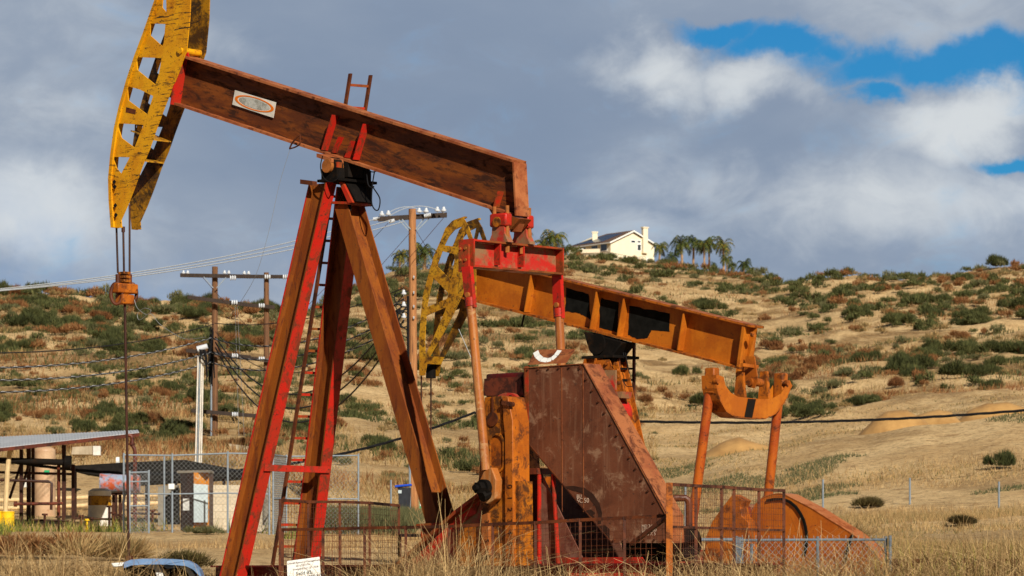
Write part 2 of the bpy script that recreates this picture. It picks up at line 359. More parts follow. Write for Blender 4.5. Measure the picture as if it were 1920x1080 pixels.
def moundmat():
    m, t, b = newmat('mound_soil'); co = t.add('ShaderNodeTexCoord').outputs['Object']
    c = t.mix(t.rng(t.noise(co, .8, 8, .65), .35, .65), srgb(180, 138, 80), srgb(156, 116, 64))
    t.l.new(c, b.inputs['Base Color']); b.inputs['Roughness'].default_value = 1
    bp = t.add('ShaderNodeBump', ins={'Strength': .6, 'Distance': .1}); t.l.new(t.noise(co, 3, 8, .7), bp.inputs['Height']); t.l.new(bp.outputs[0], b.inputs['Normal'])
    return m
M['mound'] = moundmat()
M['leaf_green'] = foliage('leaf_green', [srgb(38, 42, 24), srgb(54, 58, 32), srgb(74, 78, 42), srgb(104, 102, 60)])
M['leaf_grey'] = foliage('leaf_grey', [srgb(58, 60, 38), srgb(84, 84, 54), srgb(116, 110, 74)])
M['leaf_rust'] = foliage('leaf_rust', [srgb(64, 40, 24), srgb(98, 62, 36), srgb(130, 86, 50), srgb(150, 116, 74)])
M['leaf_dark'] = foliage('leaf_dark', [srgb(40, 34, 22), srgb(70, 60, 34), srgb(92, 84, 44)])
M['leaf_fresh'] = foliage('leaf_fresh', [srgb(50, 62, 26), srgb(78, 92, 38), srgb(122, 122, 54), srgb(170, 156, 64)])
M['straw'] = foliage('straw', [srgb(92, 70, 44), srgb(142, 112, 72), srgb(182, 152, 104), srgb(212, 184, 134)])
M['scrub'] = foliage('scrub', [srgb(86, 66, 42), srgb(124, 98, 62), srgb(168, 138, 92), srgb(112, 98, 62), srgb(76, 76, 44)])
M['palm_leaf'] = foliage('palm_leaf', [srgb(22, 30, 18), srgb(42, 54, 26), srgb(76, 86, 38), srgb(150, 124, 46)])
M['palm_trunk'] = plain('palm_trunk', srgb(160, 128, 96), .9, .25, 2)

# ------------------------------------------------------------ terrain
COLS = {
 -600: [(66, 1084), (80, 1043), (95, 1002), (110, 985), (125, 960), (140, 890), (160, 830), (180, 790), (210, 742), (260, 670), (330, 590), (400, 540)],
 0:    [(66, 1084), (80, 1043), (95, 1004), (110, 985), (125, 960), (140, 890), (160, 832), (180, 795), (210, 748), (260, 684), (330, 612), (400, 563)],
 420:  [(66, 1084), (80, 1043), (95, 1002), (110, 990), (125, 975), (140, 905), (160, 838), (180, 800), (210, 752), (260, 700), (330, 632), (400, 575)],
 650:  [(66, 1090), (80, 1050), (95, 1012), (110, 998), (125, 990), (140, 965), (160, 880), (180, 832), (210, 780), (260, 718), (330, 655), (400, 605), (500, 562), (600, 548)],
 760:  [(66, 1090), (80, 1052), (95, 1016), (110, 1000), (125, 990), (140, 965), (160, 890), (180, 845), (210, 795), (260, 728), (330, 660), (400, 605), (500, 545), (600, 514)],
 860:  [(66, 1090), (80, 1055), (95, 1020), (110, 1000), (125, 990), (140, 960), (160, 900), (180, 855), (210, 805), (260, 738), (330, 665), (400, 605), (500, 540), (600, 508), (700, 495)],
 1060: [(66, 1090), (80, 1060), (95, 1030), (110, 1010), (125, 985), (140, 945), (160, 900), (180, 860), (210, 812), (260, 745), (330, 672), (400, 610), (500, 545), (600, 510), (700, 492), (790, 482)],
 1250: [(66, 1092), (80, 1062), (95, 1030), (110, 1000), (125, 950), (140, 880), (160, 860), (180, 845), (210, 815), (260, 765), (330, 695), (400, 632), (500, 562), (600, 525), (700, 505), (790, 497)],
 1420: [(66, 1092), (80, 1062), (95, 1025), (110, 985), (125, 925), (140, 846), (150, 866), (160, 866), (180, 846), (210, 805), (260, 762), (330, 695), (400, 632), (480, 575), (580, 538), (680, 519)],
 1600: [(66, 1090), (80, 1060), (95, 1010), (110, 962), (125, 898), (140, 818), (150, 842), (160, 844), (180, 820), (210, 778), (260, 745), (330, 680), (400, 615), (480, 552), (560, 520)],
 1750: [(66, 1088), (80, 1055), (95, 1005), (110, 953), (125, 880), (140, 796), (150, 822), (160, 824), (180, 804), (210, 765), (260, 738), (330, 672), (400, 605), (470, 545), (540, 516)],
 1920: [(66, 1085), (80, 1050), (95, 1000), (110, 945), (125, 862), (140, 775), (150, 802), (160, 804), (180, 786), (210, 752), (260, 728), (330, 662), (400, 592), (470, 530), (520, 509)],
 2700: [(66, 1085), (80, 1050), (95, 995), (110, 935), (125, 850), (140, 765), (150, 792), (160, 790), (180, 772), (210, 740), (260, 715), (330, 640), (400, 570), (470, 500), (520, 480)],
}
DN = np.array([0, 10, 30, 44, 56] + [66, 80, 95, 110, 125, 137, 140, 143, 150, 160, 180, 210, 260, 330, 400, 470, 480, 500, 520, 540, 560, 580, 600, 680, 700, 790, 900, 1200, 2000, 6000.])
UC = np.array(sorted(COLS)); ZT = []; RIDGE = []
for u in UC:
    L = COLS[u]; ds = np.array([0, 10, 30, 44, 56]+[a for a, b in L]); zs = [-1.7, -1.6, -1.0, -.35, -.12]+[(HZ-b)*a/F for a, b in L]
    dr, zr = L[-1][0], (HZ-L[-1][1])*L[-1][0]/F
    ds = np.concatenate([ds, [dr+25, dr+120, 2000, 6000]]); zs = zs+[zr-.4, zr-9, zr-120, zr-160]
    ZT.append(np.interp(DN, ds, zs)); RIDGE.append(dr)
ZT = np.array(ZT)
def fbm(x, y, s, oct=4):
    r = np.zeros_like(x); a = 1.; k = 1/s
    for o in range(oct):
        ph = 1.7*o
        r += a*(np.sin(x*k*1.0+ph+1.3*np.sin(y*k*.83+ph))*np.cos(y*k*1.13-ph*1.9+1.1*np.sin(x*k*.71+2*ph)))
        a *= .5; k *= 2.13
    return r
def zt(x, D):
    x = np.asarray(x, float); D = np.asarray(D, float); Ds = np.maximum(D, 1.)
    u = np.clip(960+F*x/Ds, UC[0], UC[-1])
    ci = np.clip(np.searchsorted(UC, u)-1, 0, len(UC)-2); cf = (u-UC[ci])/(UC[ci+1]-UC[ci]); cf = cf*cf*(3-2*cf)
    di = np.clip(np.searchsorted(DN, Ds)-1, 0, len(DN)-2); df = (Ds-DN[di])/(DN[di+1]-DN[di])
    z0 = ZT[ci, di]*(1-df)+ZT[ci, di+1]*df; z1 = ZT[ci+1, di]*(1-df)+ZT[ci+1, di+1]*df
    z = z0*(1-cf)+z1*cf
    amp = np.clip((Ds-125)/150, 0, 1)
    z = z+amp*(.45*fbm(x, Ds, 14.)+.42*fbm(x+40, Ds, 4.3, 4))+.035*fbm(x, Ds, 2.2, 3)*np.clip((Ds-60)/20, 0.3, 1)
    return z
def zg(x, y): return float(zt(np.array([x]), np.array([y]))[0])
def terrain():
    t = np.concatenate([np.linspace(-1.6, -.2, 18)[:-1], np.linspace(-.2, .2, 330), np.linspace(.2, 1.6, 18)[1:]])
    Ds = np.concatenate([[0.5, 5, 15, 25, 35, 42], np.linspace(46, 120, 90), np.linspace(121, 240, 110), np.linspace(243, 560, 130), np.linspace(564, 860, 70), [880, 920, 1000, 1200, 1600, 2500, 5000]])
    T, Dg = np.meshgrid(t, Ds); X = T*Dg; Z = zt(X, Dg)
    nr, nc = X.shape; v = np.stack([X, Dg, Z], -1).reshape(-1, 3)
    i = np.arange((nr-1)*(nc-1)); r, c = i//(nc-1), i % (nc-1); a = r*nc+c
    f = np.stack([a, a+1, a+nc+1, a+nc], -1)
    # apron of ground round and behind the camera, so that the sheet is closed there too
    b = len(v); v = np.concatenate([v, [[-300, -60, -1.7], [300, -60, -1.7], [300, .4, -1.75], [-300, .4, -1.75]]])
    me = bpy.data.meshes.new('ground'); me.vertices.add(len(v)); me.vertices.foreach_set('co', v.ravel().astype(np.float32))
    f = np.concatenate([f, [[b, b+1, b+2, b+3]]])
    me.loops.add(f.size); me.loops.foreach_set('vertex_index', f.ravel().astype(np.int32)); me.polygons.add(len(f))
    me.polygons.foreach_set('loop_start', np.arange(0, f.size, 4, dtype=np.int32)); me.update(calc_edges=True); me.shade_smooth()
    me.materials.append(M['soil']); o = bpy.data.objects.new('ground', me); C.objects.link(o); tag(o, kind='structure')
terrain()
def onground(px, D): x = (px-960)*D/F; return Vector((x, D, zg(x, D)))

# ------------------------------------------------------------ pump jack frame helper
class Frame:
    def __init__(s, root, ang):
        s.r = Vector(root); s.a = ang; s.d = Vector((math.cos(ang), -math.sin(ang), 0)); s.n = Vector((math.sin(ang), math.cos(ang), 0))
    def p(s, px, py, n):                        # point of the lengthwise plane at offset n
        ray = Vector(((px-960)/F, 1, (HZ-py)/F)); t = (n+s.r.dot(s.n))/ray.dot(s.n)
        w = ray*t-s.r; return Vector((w.dot(s.d), n, w.z))
    def q(s, px, py, x):                        # point of the crosswise plane at length x
        ray = Vector(((px-960)/F, 1, (HZ-py)/F)); t = (x+s.r.dot(s.d))/ray.dot(s.d)
        w = ray*t-s.r; return Vector((x, w.dot(s.n), w.z))
    def P(s, L, n): return [s.p(a, b, n) for a, b in L]
    def Q(s, L, x): return [s.q(a, b, x) for a, b in L]
X1 = Vector((1, 0, 0)); Y1 = Vector((0, 1, 0)); Z1 = Vector((0, 0, 1))
def hleg(mb, top, bot, H, b, turned=False, tf=.022, tw=.014):
    a, c = (X1, Y1) if not turned else (Y1, X1)
    for s in (-1, 1): mb.bar(top+a*s*H/2, bot+a*s*H/2, a*tf/2, c*b/2)
    mb.bar(top, bot, a*(H/2-tf/2-.001), c*tw/2)
    return mb
def beamline(fr, root, tl, tr, bl, br, hw, web_m, fl_m, name='walking_beam', tn=None):
    """I-beam whose near flange edges run through the given picture points, flanges hw either side of the web"""
    A, B, Cc, D = fr.p(*tl, -hw), fr.p(*tr, -hw), fr.p(*bl, -hw), fr.p(*br, -hw)
    for v in (A, B, Cc, D): v.y = 0
    up = Vector((-(B-A).z, 0, (B-A).x)).normalized()
    w = MB().poly([A, B, D, Cc], (0, .02, 0)); w.v = [(x, y-.01, z) for x, y, z in w.v]
    o = w.build(name, web_m, root)
    for (p, q, k) in ((A, B, 'top_flange'), (Cc, D, 'bottom_flange')):
        MB().bar(p, q, up*.019, Y1*hw).build(k, fl_m, root)
    return A, B, Cc, D, up

# ============================================================ PUMP JACK 1 (red and rust)
R1 = Vector((-2.65, 58, -.1)); a1 = R(43)
F1 = Frame((R1.x, R1.y, 0), a1)
J1 = thing('pump_jack', 'large red and rust brown pump jack in front, with bright yellow horse head', 'pump jack', (R1.x, R1.y, 0), -a1, 'pump jacks on the pad', local=True)
A, B, Cc, D, up1 = beamline(F1, J1, (340, 105), (960, 301.5), (326, 194), (950, 400), .155, M['beam_rust'], M['flange_rust'])
# end plates
MB().bar(F1.p(338, 112, -.2), F1.p(322, 190, -.2), X1*.02, Y1*.001).v
e = MB(); p0, p1 = A+Vector((-.02, 0, .02)), Cc+Vector((-.02, 0, -.02)); e.bar(p0, p1, X1*.015, Y1*.21); e.build('end_plate', M['red'], J1)
e = MB(); p0, p1 = F1.p(961, 304, -.15), F1.p(966, 404, -.15); p0.y = p1.y = 0; e.bar(p0, p1, X1*.016, Y1*.14); e.build('end_plate', M['flange_rust'], J1)
def stiff(fr, root, top, bot, mat, w0=.15, wt=None, side=-1, th=.012, name='stiffener'):
    t, b = fr.p(*top, side*w0), fr.p(*bot, side*w0); wt = w0 if wt is None else wt
    pts = [Vector((b.x, side*.012, b.z)), Vector((b.x, side*w0, b.z)), Vector((t.x, side*wt, t.z)), Vector((t.x, side*.012, t.z))]
    MB().poly(pts, (th, 0, 0)).build(name, mat, root)
stiff(F1, J1, (622, 215), (602, 281), M['red'], .15); stiff(F1, J1, (680, 232), (661, 299), M['red'], .15)
stiff(F1, J1, (634, 256), (621, 286), M['red'], .13); stiff(F1, J1, (657, 264), (645, 295), M['red'], .13)
stiff(F1, J1, (933, 358), (924, 388), M['red_rust'], .14)
# nameplate with an orange ring
npl = MB().poly(F1.P([(441, 169), (518, 192), (513, 221), (436, 196)], -.03), (0, -.006, 0)).build('nameplate', M['white_dirty'], J1)
def ring(fr, n, cx, cy, dx, dy, rx, ry, k, steps=40):
    th = [2*math.pi*i/steps for i in range(steps)]
    f = lambda a, m, mm: (cx+math.cos(a)*rx*m*dx-math.sin(a)*ry*mm*dy, cy+math.cos(a)*rx*m*dy+math.sin(a)*ry*mm*dx)
    return [fr.p(*f(a, 1, 1), n) for a in th], [fr.p(*f(a, k[0], k[1]), n) for a in th]
o_, i_ = ring(F1, -.037, 477, 194.5, .957, .29, 38, 12.2, (.86, .84))
MB().poly(o_, (0, -.003, 0), [i_[::-1]]).build('ring', M['logo_orange'], npl)
M['mottle'] = metal('mottle', srgb(206, 206, 198), srgb(160, 160, 150), rust=srgb(226, 226, 218), amt=.3, scale=7, bump=0)
o_, i_ = ring(F1, -.037, 477, 194.5, .957, .29, 30, 8.6, (.8, .8))
MB().poly(o_, (0, -.002, 0)).build('emblem', M['mottle'], npl)
# horse head
hd = thing.__call__ if False else None
near = [(306, -40), (293, 0), (272, 60), (255, 105), (240, 150), (226, 200), (217, 240), (210, 290), (206, 335), (207, 375), (211, 427), (228, 427), (227, 412), (240, 383), (252, 352), (267, 310), (280, 280), (293, 242), (308, 202), (318, 177), (337, 130), (345, 107), (350, 93), (352, 72), (356, 30), (358, -40)]
holes = [[(306, -25), (311, -25), (312, 24), (304, 14)], [(282, 44), (310, 45), (307, 80), (304, 87), (281, 66)], [(255, 107), (303, 109), (298, 138), (291, 159), (257, 131)],
         [(238, 161), (262, 168), (287, 180), (276, 215), (240, 188)], [(217, 231), (269, 234), (252, 277), (228, 259)], [(211, 294), (243, 295), (227, 326), (217, 314)]]
HN = .215
ptsn = [F1.p(a, b, -HN) for a, b in near]; hn = [[F1.p(a, b, -HN) for a, b in h] for h in holes]
HH = MB().poly(ptsn, (0, .018, 0), [h[::-1] for h in hn]).build('horse_head', M['yellow'], J1)
mirror = lambda L, y: [Vector((v.x, y, v.z)) for v in L]
MB().poly(mirror(ptsn, HN-.018), (0, .018, 0), [mirror(h, HN-.018)[::-1] for h in hn]).build('side_plate', M['yellow_shaded'], HH)
arc = [F1.p(a, b, -HN) for a, b in near[:11]]
f_ = MB()
for p, q in zip(arc, arc[1:]):
    dn = Vector(((q-p).z, 0, -(q-p).x)).normalized()*.012
    f_.bar(Vector((p.x, -HN+.07, p.z))+X1*.022, Vector((q.x, -HN+.07, q.z))+X1*.022, dn, Y1*.052); f_.bar(Vector((p.x, HN+.05, p.z))+X1*.022, Vector((q.x, HN+.05, q.z))+X1*.022, dn, Y1*.05)
f_.build('wireline_track', M['yellow'], HH)
# narrow raised rim of the track along the near edge
f_ = MB(); 
for p, q in zip(arc, arc[1:]): f_.bar(Vector((p.x, -HN-.02, p.z))+X1*.03, Vector((q.x, -HN-.02, q.z))+X1*.03, X1*.035, Y1*.018)
f_.build('track_rim', M['yellow'], HH)
bk = MB(); chord = [F1.p(a, b, -HN) for a, b in near[13:22]]
for p, q in zip(chord[:5], chord[1:6]): pass
for (ax, ay, bx, by) in [(287, 262, 243, 245), (272, 302, 236, 292)]:
    p, q = F1.p(ax, ay, -HN), F1.p(bx, by, -HN); p.y = q.y = 0; bk.bar(p, q, Z1*.01, Y1*(HN-.02))
bk.build('diaphragm', M['yellow_worn'], HH)
c = F1.p(339, 95, -HN); MB().cyl(Vector((c.x, -HN-.03, c.z)), Vector((c.x, HN+.03, c.z)), .055, n=20).build('hinge_pin', M['yellow'], HH)
c = F1.p(335, 112, 0); MB().poly([c+Vector((.1, -.12, .02)), c+Vector((.38, -.12, -.02)), c+Vector((.24, -.12, .32))], (0, .03, 0)).build('hitch_lug', M['red'], J1)
for (a, b) in [(213, 341), (214, 350), (215, 385), (216, 403)]:
    c = F1.p(a+1, b, -HN-.04); MB().poly([c+Vector((-.05, 0, 0)), c+Vector((0, 0, -.05)), c+Vector((.05, 0, 0)), c+Vector((0, 0, .04))], (0, .002, 0)).build('slot', M['black'], HH)
# tube-like wing bracket plate on lower brace
MB().poly(F1.P([(237, 201), (255, 206), (254, 214), (236, 210)], -HN-.002), (0, -.004, 0)).build('bracket', M['rust_pipe'], HH)

# center bearing and samson post
cb = F1.p(612, 311, -.42)
MB().cyl(Vector((cb.x, -.42, cb.z)), Vector((cb.x, .42, cb.z)), .105, n=24).build('bearing_shaft', M['bolt'], J1)
bh = MB()
for s in (-1, 1):
    n0 = -.36 if s < 0 else .22
    bh.cyl(Vector((cb.x, n0, cb.z)), Vector((cb.x, n0+.16, cb.z)), .145, n=28)
    bh.bar(Vector((cb.x, n0+.08, cb.z-.24)), Vector((cb.x, n0+.08, cb.z-.03)), X1*.17, Y1*.085)
bh.build('bearing_housing', M['grease'], J1)
sd = MB(); sx = cb.x
bt = lambda x: Cc.z+(D.z-Cc.z)*(x-Cc.x)/(D.x-Cc.x)     # underside of the beam
sd.poly([Vector((sx-.22, -.15, bt(sx-.22)-.03)), Vector((sx+.2, -.15, bt(sx+.2)-.03)), Vector((sx+.2, -.15, cb.z-.16)), Vector((sx-.16, -.15, cb.z-.16))], (0, .32, 0))
sd.build('saddle', M['grease'], J1)
MB().bar(Vector((sx-.23, -.24, bt(sx-.23)-.035)), Vector((sx+.1, -.24, bt(sx+.1)-.035)), Z1*.03, Y1*.17).build('saddle_plate', M['flange_rust'], J1)
st = MB(); st.bar(Vector((sx+.10, -.3, cb.z-.18)), Vector((sx+.13, -.3, bt(sx+.1)-.06)), X1*.045, Y1*.05); st.build('cap_strap', M['red_rust'], J1)
tz = F1.p(613, 335, -.42).z
MB().box((sx+.03, 0, tz-.02), (.46, .85, .04)).build('top_plate', M['grease'], J1)
g = MB().poly([Vector((sx+.10, -.2, tz-.05)), Vector((sx+.20, -.2, tz-.05)), Vector((sx+.44, -.2, tz-.36)), Vector((sx+.16, -.2, tz-.36))], (0, .34, 0)); g.build('gusset_box', M['grease'], J1)
MB().box((sx+.02, .3, tz-.2), (.36, .14, .36)).build('far_bracket', M['grease'], J1)
MB().poly([Vector((sx+.10, -.25, tz-.05)), Vector((sx+.18, -.25, tz-.05)), Vector((sx+.40, -.25, tz-.38)), Vector((sx+.30, -.25, tz-.38))], (0, .045, 0)).build('gusset_rib', M['red_rust'], J1)
MB().bar(F1.p(567, 341, -.5), F1.p(590, 344, -.5), Z1*.035, Y1*.05).build('step_bracket', M['rust_pipe'], J1)
GZ = -.1
def leg1(top, bot, turned, mat, name='leg', H=.36, b=.22): hleg(MB(), top, bot, H, b, turned).build(name, mat, J1)
leg_top_n = .30
lt = F1.p(605, 344, -leg_top_n); lb = Vector((-1.696, -.80, GZ))
leg1(lt, lb, False, M['leg_brown'])
rt = Vector((lt.x, leg_top_n, lt.z)); rb = Vector((-1.696, .80, GZ)); leg1(rt, rb, False, M['leg_brown'])
# repainted outer faces of the two front legs
for T_, B_ in ((lt, lb), (rt, rb)):
    MB().bar(T_+X1*.195, B_+X1*.195, X1*.004, Y1*.109).build('flange_face', M['red'], J1)
    MB().bar(T_+Vector((-.18, -.112, 0)), B_+Vector((-.18, -.112, 0)), X1*.013, Y1*.004).build('flange_edge', M['red'], J1)
pt = F1.p(655, 386, 0); pb = F1.p(829, 985, 0)
leg1(pt, pb, True, M['leg_brown'], H=.36, b=.29)
fp = MB(); fp.bar(pt+Vector((-.2, 0, .05)), pt+Vector((.24, 0, .01)), Z1*.02, Y1*.24); fp.build('leg_flange_plate', M['red_rust'], J1)
bb = MB()
for dx in (-.12, .05, .16): bb.cyl(pt+Vector((dx, -.15, -.10)), pt+Vector((dx, -.15, 0.02)), .028, n=8)
bb.build('bolt', M['grease'], J1)
fp = MB(); fp.bar(pb+Vector((-.26, 0, .0)), pb+Vector((.26, 0, .02)), Z1*.02, Y1*.3); fp.bar(pb+Vector((-.2, 0, -.2)), pb+Vector((-.2, 0, -.02)), X1*.01, Y1*.25); fp.bar(pb+Vector((.02, -.2, -.5)), pb+Vector((.02, -.2, -.02)), X1*.24, Y1*.01)
fp.bar(pb+Vector((.02, .2, -.5)), pb+Vector((.02, .2, -.02)), X1*.24, Y1*.01)
fp.build('leg_shoe', M['red_rust'], J1)
lerp = lambda a, b, t: a+(b-a)*t
tcb = (lt.z-F1.p(548, 876, -.6).z)/(lt.z-lb.z)
c0, c1 = lerp(lt, lb, tcb), lerp(rt, rb, tcb); MB().bar(c0+Vector((.19, -.06, 0)), c1+Vector((.19, .06, 0)), Z1*.05, X1*.03).build('cross_brace', M['red'], J1)
MB().box((-1.7, 0, GZ+.08), (.5, 2.4, .16)).build('sill', M['red_rust'], J1)
# skid and gear-side structure
sk = MB()
for s in (-1, 1):
    for zz in (GZ+.03, GZ+.42): sk.bar(Vector((-2.2, s*.62, zz)), Vector((8.2, s*.62, zz)), Z1*.014, Y1*.12)
    sk.bar(Vector((-2.2, s*.62, GZ+.225)), Vector((8.2, s*.62, GZ+.225)), Z1*.18, Y1*.01)
sk.build('skid', M['dark_red'], J1)
# sloped side plates carrying the tail leg and the gear reducer
def sidewedge(n, mats):
    P = F1.P([(735, 1085), (862, 965), (905, 932), (905, 1105), (735, 1105)], n)
    MB().poly(P, (0, .02, 0)).build('side_plate', mats[0], J1)
    q = F1.P([(730, 1078), (862, 960), (907, 926)], n)
    e = MB(); e.bar(q[0], q[1], Z1*.03, Y1*.10); e.bar(q[1], q[2], Z1*.03, Y1*.10); e.build('side_plate_flange', mats[1], J1)
sidewedge(-.62, (M['red_grey'], M['red_rust'])); sidewedge(.6, (M['dark_red'], M['dark_red']))
q = F1.P([(735, 1084), (862, 968), (900, 940), (893, 962), (862, 985), (745, 1092)], -.63); MB().poly(q, (0, -.004, 0)).build('red_stripe', M['red'], J1)
# gear reducer and pedestal
rx = F1.p(945, 760, -.35).x
red = MB(); red.box((rx+.45, 0, F1.p(945, 760, -.4).z), (1.5, .86, .95)); red.build('gear_reducer', M['dark_red'], J1, bevel=.03)
rc = MB(); P = F1.P([(908, 710), (976, 706), (982, 742), (906, 742)], -.5); rc.poly(P, (0, 1.0, 0)); rc.build('reducer_cover', M['rust_red'], J1)
pc = F1.p(945, 783, -.52)
MB().cyl(Vector((pc.x+.12, -.60, pc.z)), Vector((pc.x+.12, -.42, pc.z)), .36, n=32).build('reducer_hub', M['red_grey'], J1)
hb = MB()
for k in range(10):
    a = k*math.pi/5; hb.cyl(Vector((pc.x+.12+.31*math.cos(a), -.63, pc.z+.31*math.sin(a))), Vector((pc.x+.12+.31*math.cos(a), -.6, pc.z+.31*math.sin(a))), .025, n=6)
hb.build('hub_bolt', M['grease'], J1)
ped = MB(); pxl = F1.p(967, 1000, -.5); pxr = F1.p(1075, 1000, -.5); zt_ = F1.p(1000, 884, -.5).z
for n in (-.5, .48): ped.poly([Vector((pxl.x-.2, n, zt_)), Vector((pxr.x-.65, n, zt_)), Vector((pxr.x+.25, n, .3)), Vector((pxl.x-.2, n, .3))], (0, .02, 0))
ped.build('pedestal', M['ped'], J1)
MB().bar(Vector((pxl.x-.2, 0, zt_)), Vector((pxr.x-.6, 0, zt_)), Z1*.045, Y1*.62).build('pedestal_shelf', M['rust_red'], J1)
ri = MB()
for px in (974, 1012, 1048):
    p = F1.p(px, 1000, -.55); ri.bar(Vector((p.x, -.56, .3)), Vector((p.x+(-.0 if px < 1040 else -.1), -.56, zt_-.05)), X1*.012, Y1*.03)
ri.build('pedestal_rib', M['red'], J1)
p = F1.p(1090, 1060, -.6); MB().poly([Vector((p.x-.15, -.66, .1)), Vector((p.x+1.5, -.66, .1)), Vector((p.x+1.2, -.66, .42)), Vector((p.x-.35, -.66, .42))], (0, .02, 0)).build('base_gusset', M['red'], J1)
p = F1.p(1180, 1040, -.4); mt = MB(); mt.cyl(Vector((p.x-.2, -.1, .62)), Vector((p.x+.9, -.1, .62)), .24, n=24); mt.box((p.x+.3, -.1, .42), (.8, .5, .12)); mt.build('motor', M['grease'], J1)
# crank arm with counterweight
ck = [(908, 745), (941, 742), (943, 790), (946, 820), (946, 1062), (905, 1062), (902, 950), (897, 900), (903, 820)]
CK = MB().poly(F1.P(ck, -1.0), (0, .26, 0)).build('crank', M['crank'], J1, bevel=.012)
sl1, sl2 = F1.p(933, 832, -1.005), F1.p(933, 868, -1.005)
def slot(mb, c0, c1, r, vec, n=10):
    pts = [c1+Vector((r*math.cos(a), 0, r*math.sin(a))) for a in [math.pi+i*math.pi/n for i in range(n+1)]]+[c0+Vector((r*math.cos(a), 0, r*math.sin(a))) for a in [i*math.pi/n for i in range(n+1)]]
    mb.poly(pts, vec); return pts
rimo = [F1.p(933, 832, -1.0), F1.p(933, 868, -1.0)]
po = []; m_ = MB(); po = slot(MB(), rimo[0], rimo[1], .155, (0, 0, 0)); pi_ = slot(MB(), rimo[0], rimo[1], .125, (0, 0, 0))
m_.poly(po, (0, -.03, 0), [pi_[::-1]]); m_.build('slot_rim', M['crank'], CK)
MB().poly(pi_, (0, -.003, 0)).build('slot_recess', M['orange_worn'], CK)
c = F1.p(924, 786, -1.0); e = MB(); e.cyl(c, c+Vector((0, -.02, 0)), .105, n=24); e.bar(c+Vector((0, -.008, .1)), c+Vector((0, -.008, .33)), X1*.012, Y1*.012); e.build('clamp_bore', M['rust_pipe'], CK)
mw = [(941, 742), (952, 744), (961, 790), (963, 1062), (946, 1062), (946, 820), (943, 790)]
WT = MB().poly(F1.P(mw, -1.05), (0, .36, 0)).build('master_weight', M['orange_worn'], CK, bevel=.012)
bb = MB()
for i in range(4):
    c = F1.p(943+i*5, 755+i*1.0, -1.08); bb.cyl(c, c+Vector((0, .05, 0)), .035, n=10)
bb.build('bolt', M['rust_pipe'], CK)
for i in range(7):
    p = F1.p(952, 908+i*21.5, -1.056); text_part(str(i), 'scale_number', M['scale_ink'], WT, p+Vector((0, 0, 0)), -Z1, X1, .13, .003)
MB().poly(F1.P([(903, 966), (914, 962), (916, 1040), (903, 1040)], -1.08), (0, .06, 0)).build('side_weight', M['pitman'], CK)
for i, (a, b) in enumerate([(909, 974), (909, 1010), (909, 1031)]):
    text_part(str([3, 5, 6][i]), 'scale_number', M['scale_ink'], CK, F1.p(a, b, -1.084), -Z1, X1, .12, .003)
MB().poly(F1.P([(868, 990), (905, 985), (905, 1062), (855, 1062), (852, 1010)], -.98), (0, .12, 0)).build('counterweight', M['crank'], CK)
MB().poly(F1.P([(965, 902), (972, 902), (974, 1060), (966, 1060)], -1.0), (0, .3, 0)).build('weight_rail', M['crank'], CK)
# equalizer
ex = 3.62; EN = .95
eqt, eqb = F1.q(975, 458.5, ex+.14), F1.q(975, 506, ex+.14)
zt1, zb1 = eqt.z, eqb.z; n_l, n_r = F1.q(888, 452, ex+.14).y, F1.q(1055, 466, ex+.14).y
EQ = MB().bar(Vector((ex, n_l, (zt1+zb1)/2)), Vector((ex, n_r, (zt1+zb1)/2)), X1*.012, Z1*((zt1-zb1)/2-.02)).build('equalizer', M['red_grey'], J1)
for z, k in ((zt1, 'top'), (zb1, 'bottom')):
    MB().bar(Vector((ex, n_l, z)), Vector((ex, n_r, z)), X1*.15, Z1*.014).build('flange', M['red_rust'], EQ)
for n in (n_l, n_r): MB().bar(Vector((ex, n, zb1-.02)), Vector((ex, n, zt1+.02)), X1*.155, Y1*.014).build('end_plate', M['red_rust'], EQ)
for px in (939, 983):
    n = F1.q(px, 480, ex+.14).y; MB().bar(Vector((ex+.076, n, zb1+.05)), Vector((ex+.076, n, zt1-.015)), X1*.062, Y1*.012).build('stiffener', M['red'], EQ)
for px in (951, 978):
    n = F1.q(px, 460, ex+.09).y; MB().cyl(Vector((ex+.09, n, zt1-.13)), Vector((ex+.09, n, zt1)), .035, n=6).build('bolt', M['bolt'], EQ)
mid = (zt1+zb1)/2
MB().bar(Vector((ex-.02, n_l-.03, zb1-.08)), Vector((ex-.02, n_l-.03, zt1-.06)), X1*.1, Y1*.02).build('bolt_plate', M['red_rust'], EQ)
bb = MB()
for dx in (-.06, .05):
    for dz in (-.07, .1): bb.cyl(Vector((ex-.02+dx, n_l-.07, mid+dz-.03)), Vector((ex-.02+dx, n_l-.04, mid+dz-.03)), .022, n=10)
bb.build('bolt', M['bolt'], EQ)
# equalizer bearing: two pedestals, cap, pin
eb = Vector((ex, 0, 0)); pz = F1.q(950, 418, ex).z
for s in (-1, 1):
    n = s*.24
    m = MB().poly([Vector((ex-.2, n-.06, zt1+.015)), Vector((ex+.2, n-.06, zt1+.015)), Vector((ex+.13, n-.06, zt1+.14)), Vector((ex+.115, n-.06, pz)), Vector((ex-.115, n-.06, pz)), Vector((ex-.13, n-.06, zt1+.14))], (0, .12, 0))
    BP = m.build('bearing_pedestal', M['red_grey'], J1)
    MB().bar(Vector((ex-.17, n, pz+.03)), Vector((ex+.17, n, pz+.03)), Z1*.10, Y1*.075).build('cap', M['red'], BP, bevel=.03)
    MB().cyl(Vector((ex, n-.10, pz)), Vector((ex, n-.06, pz)), .075, n=20).build('pin', M['crank'], BP)
    b2 = MB()
    for dx in (-.13, .13): b2.cyl(Vector((ex+dx, n, zt1+.05)), Vector((ex+dx, n, pz+.24)), .03, n=8)
    b2.build('stud', M['bolt'], BP)
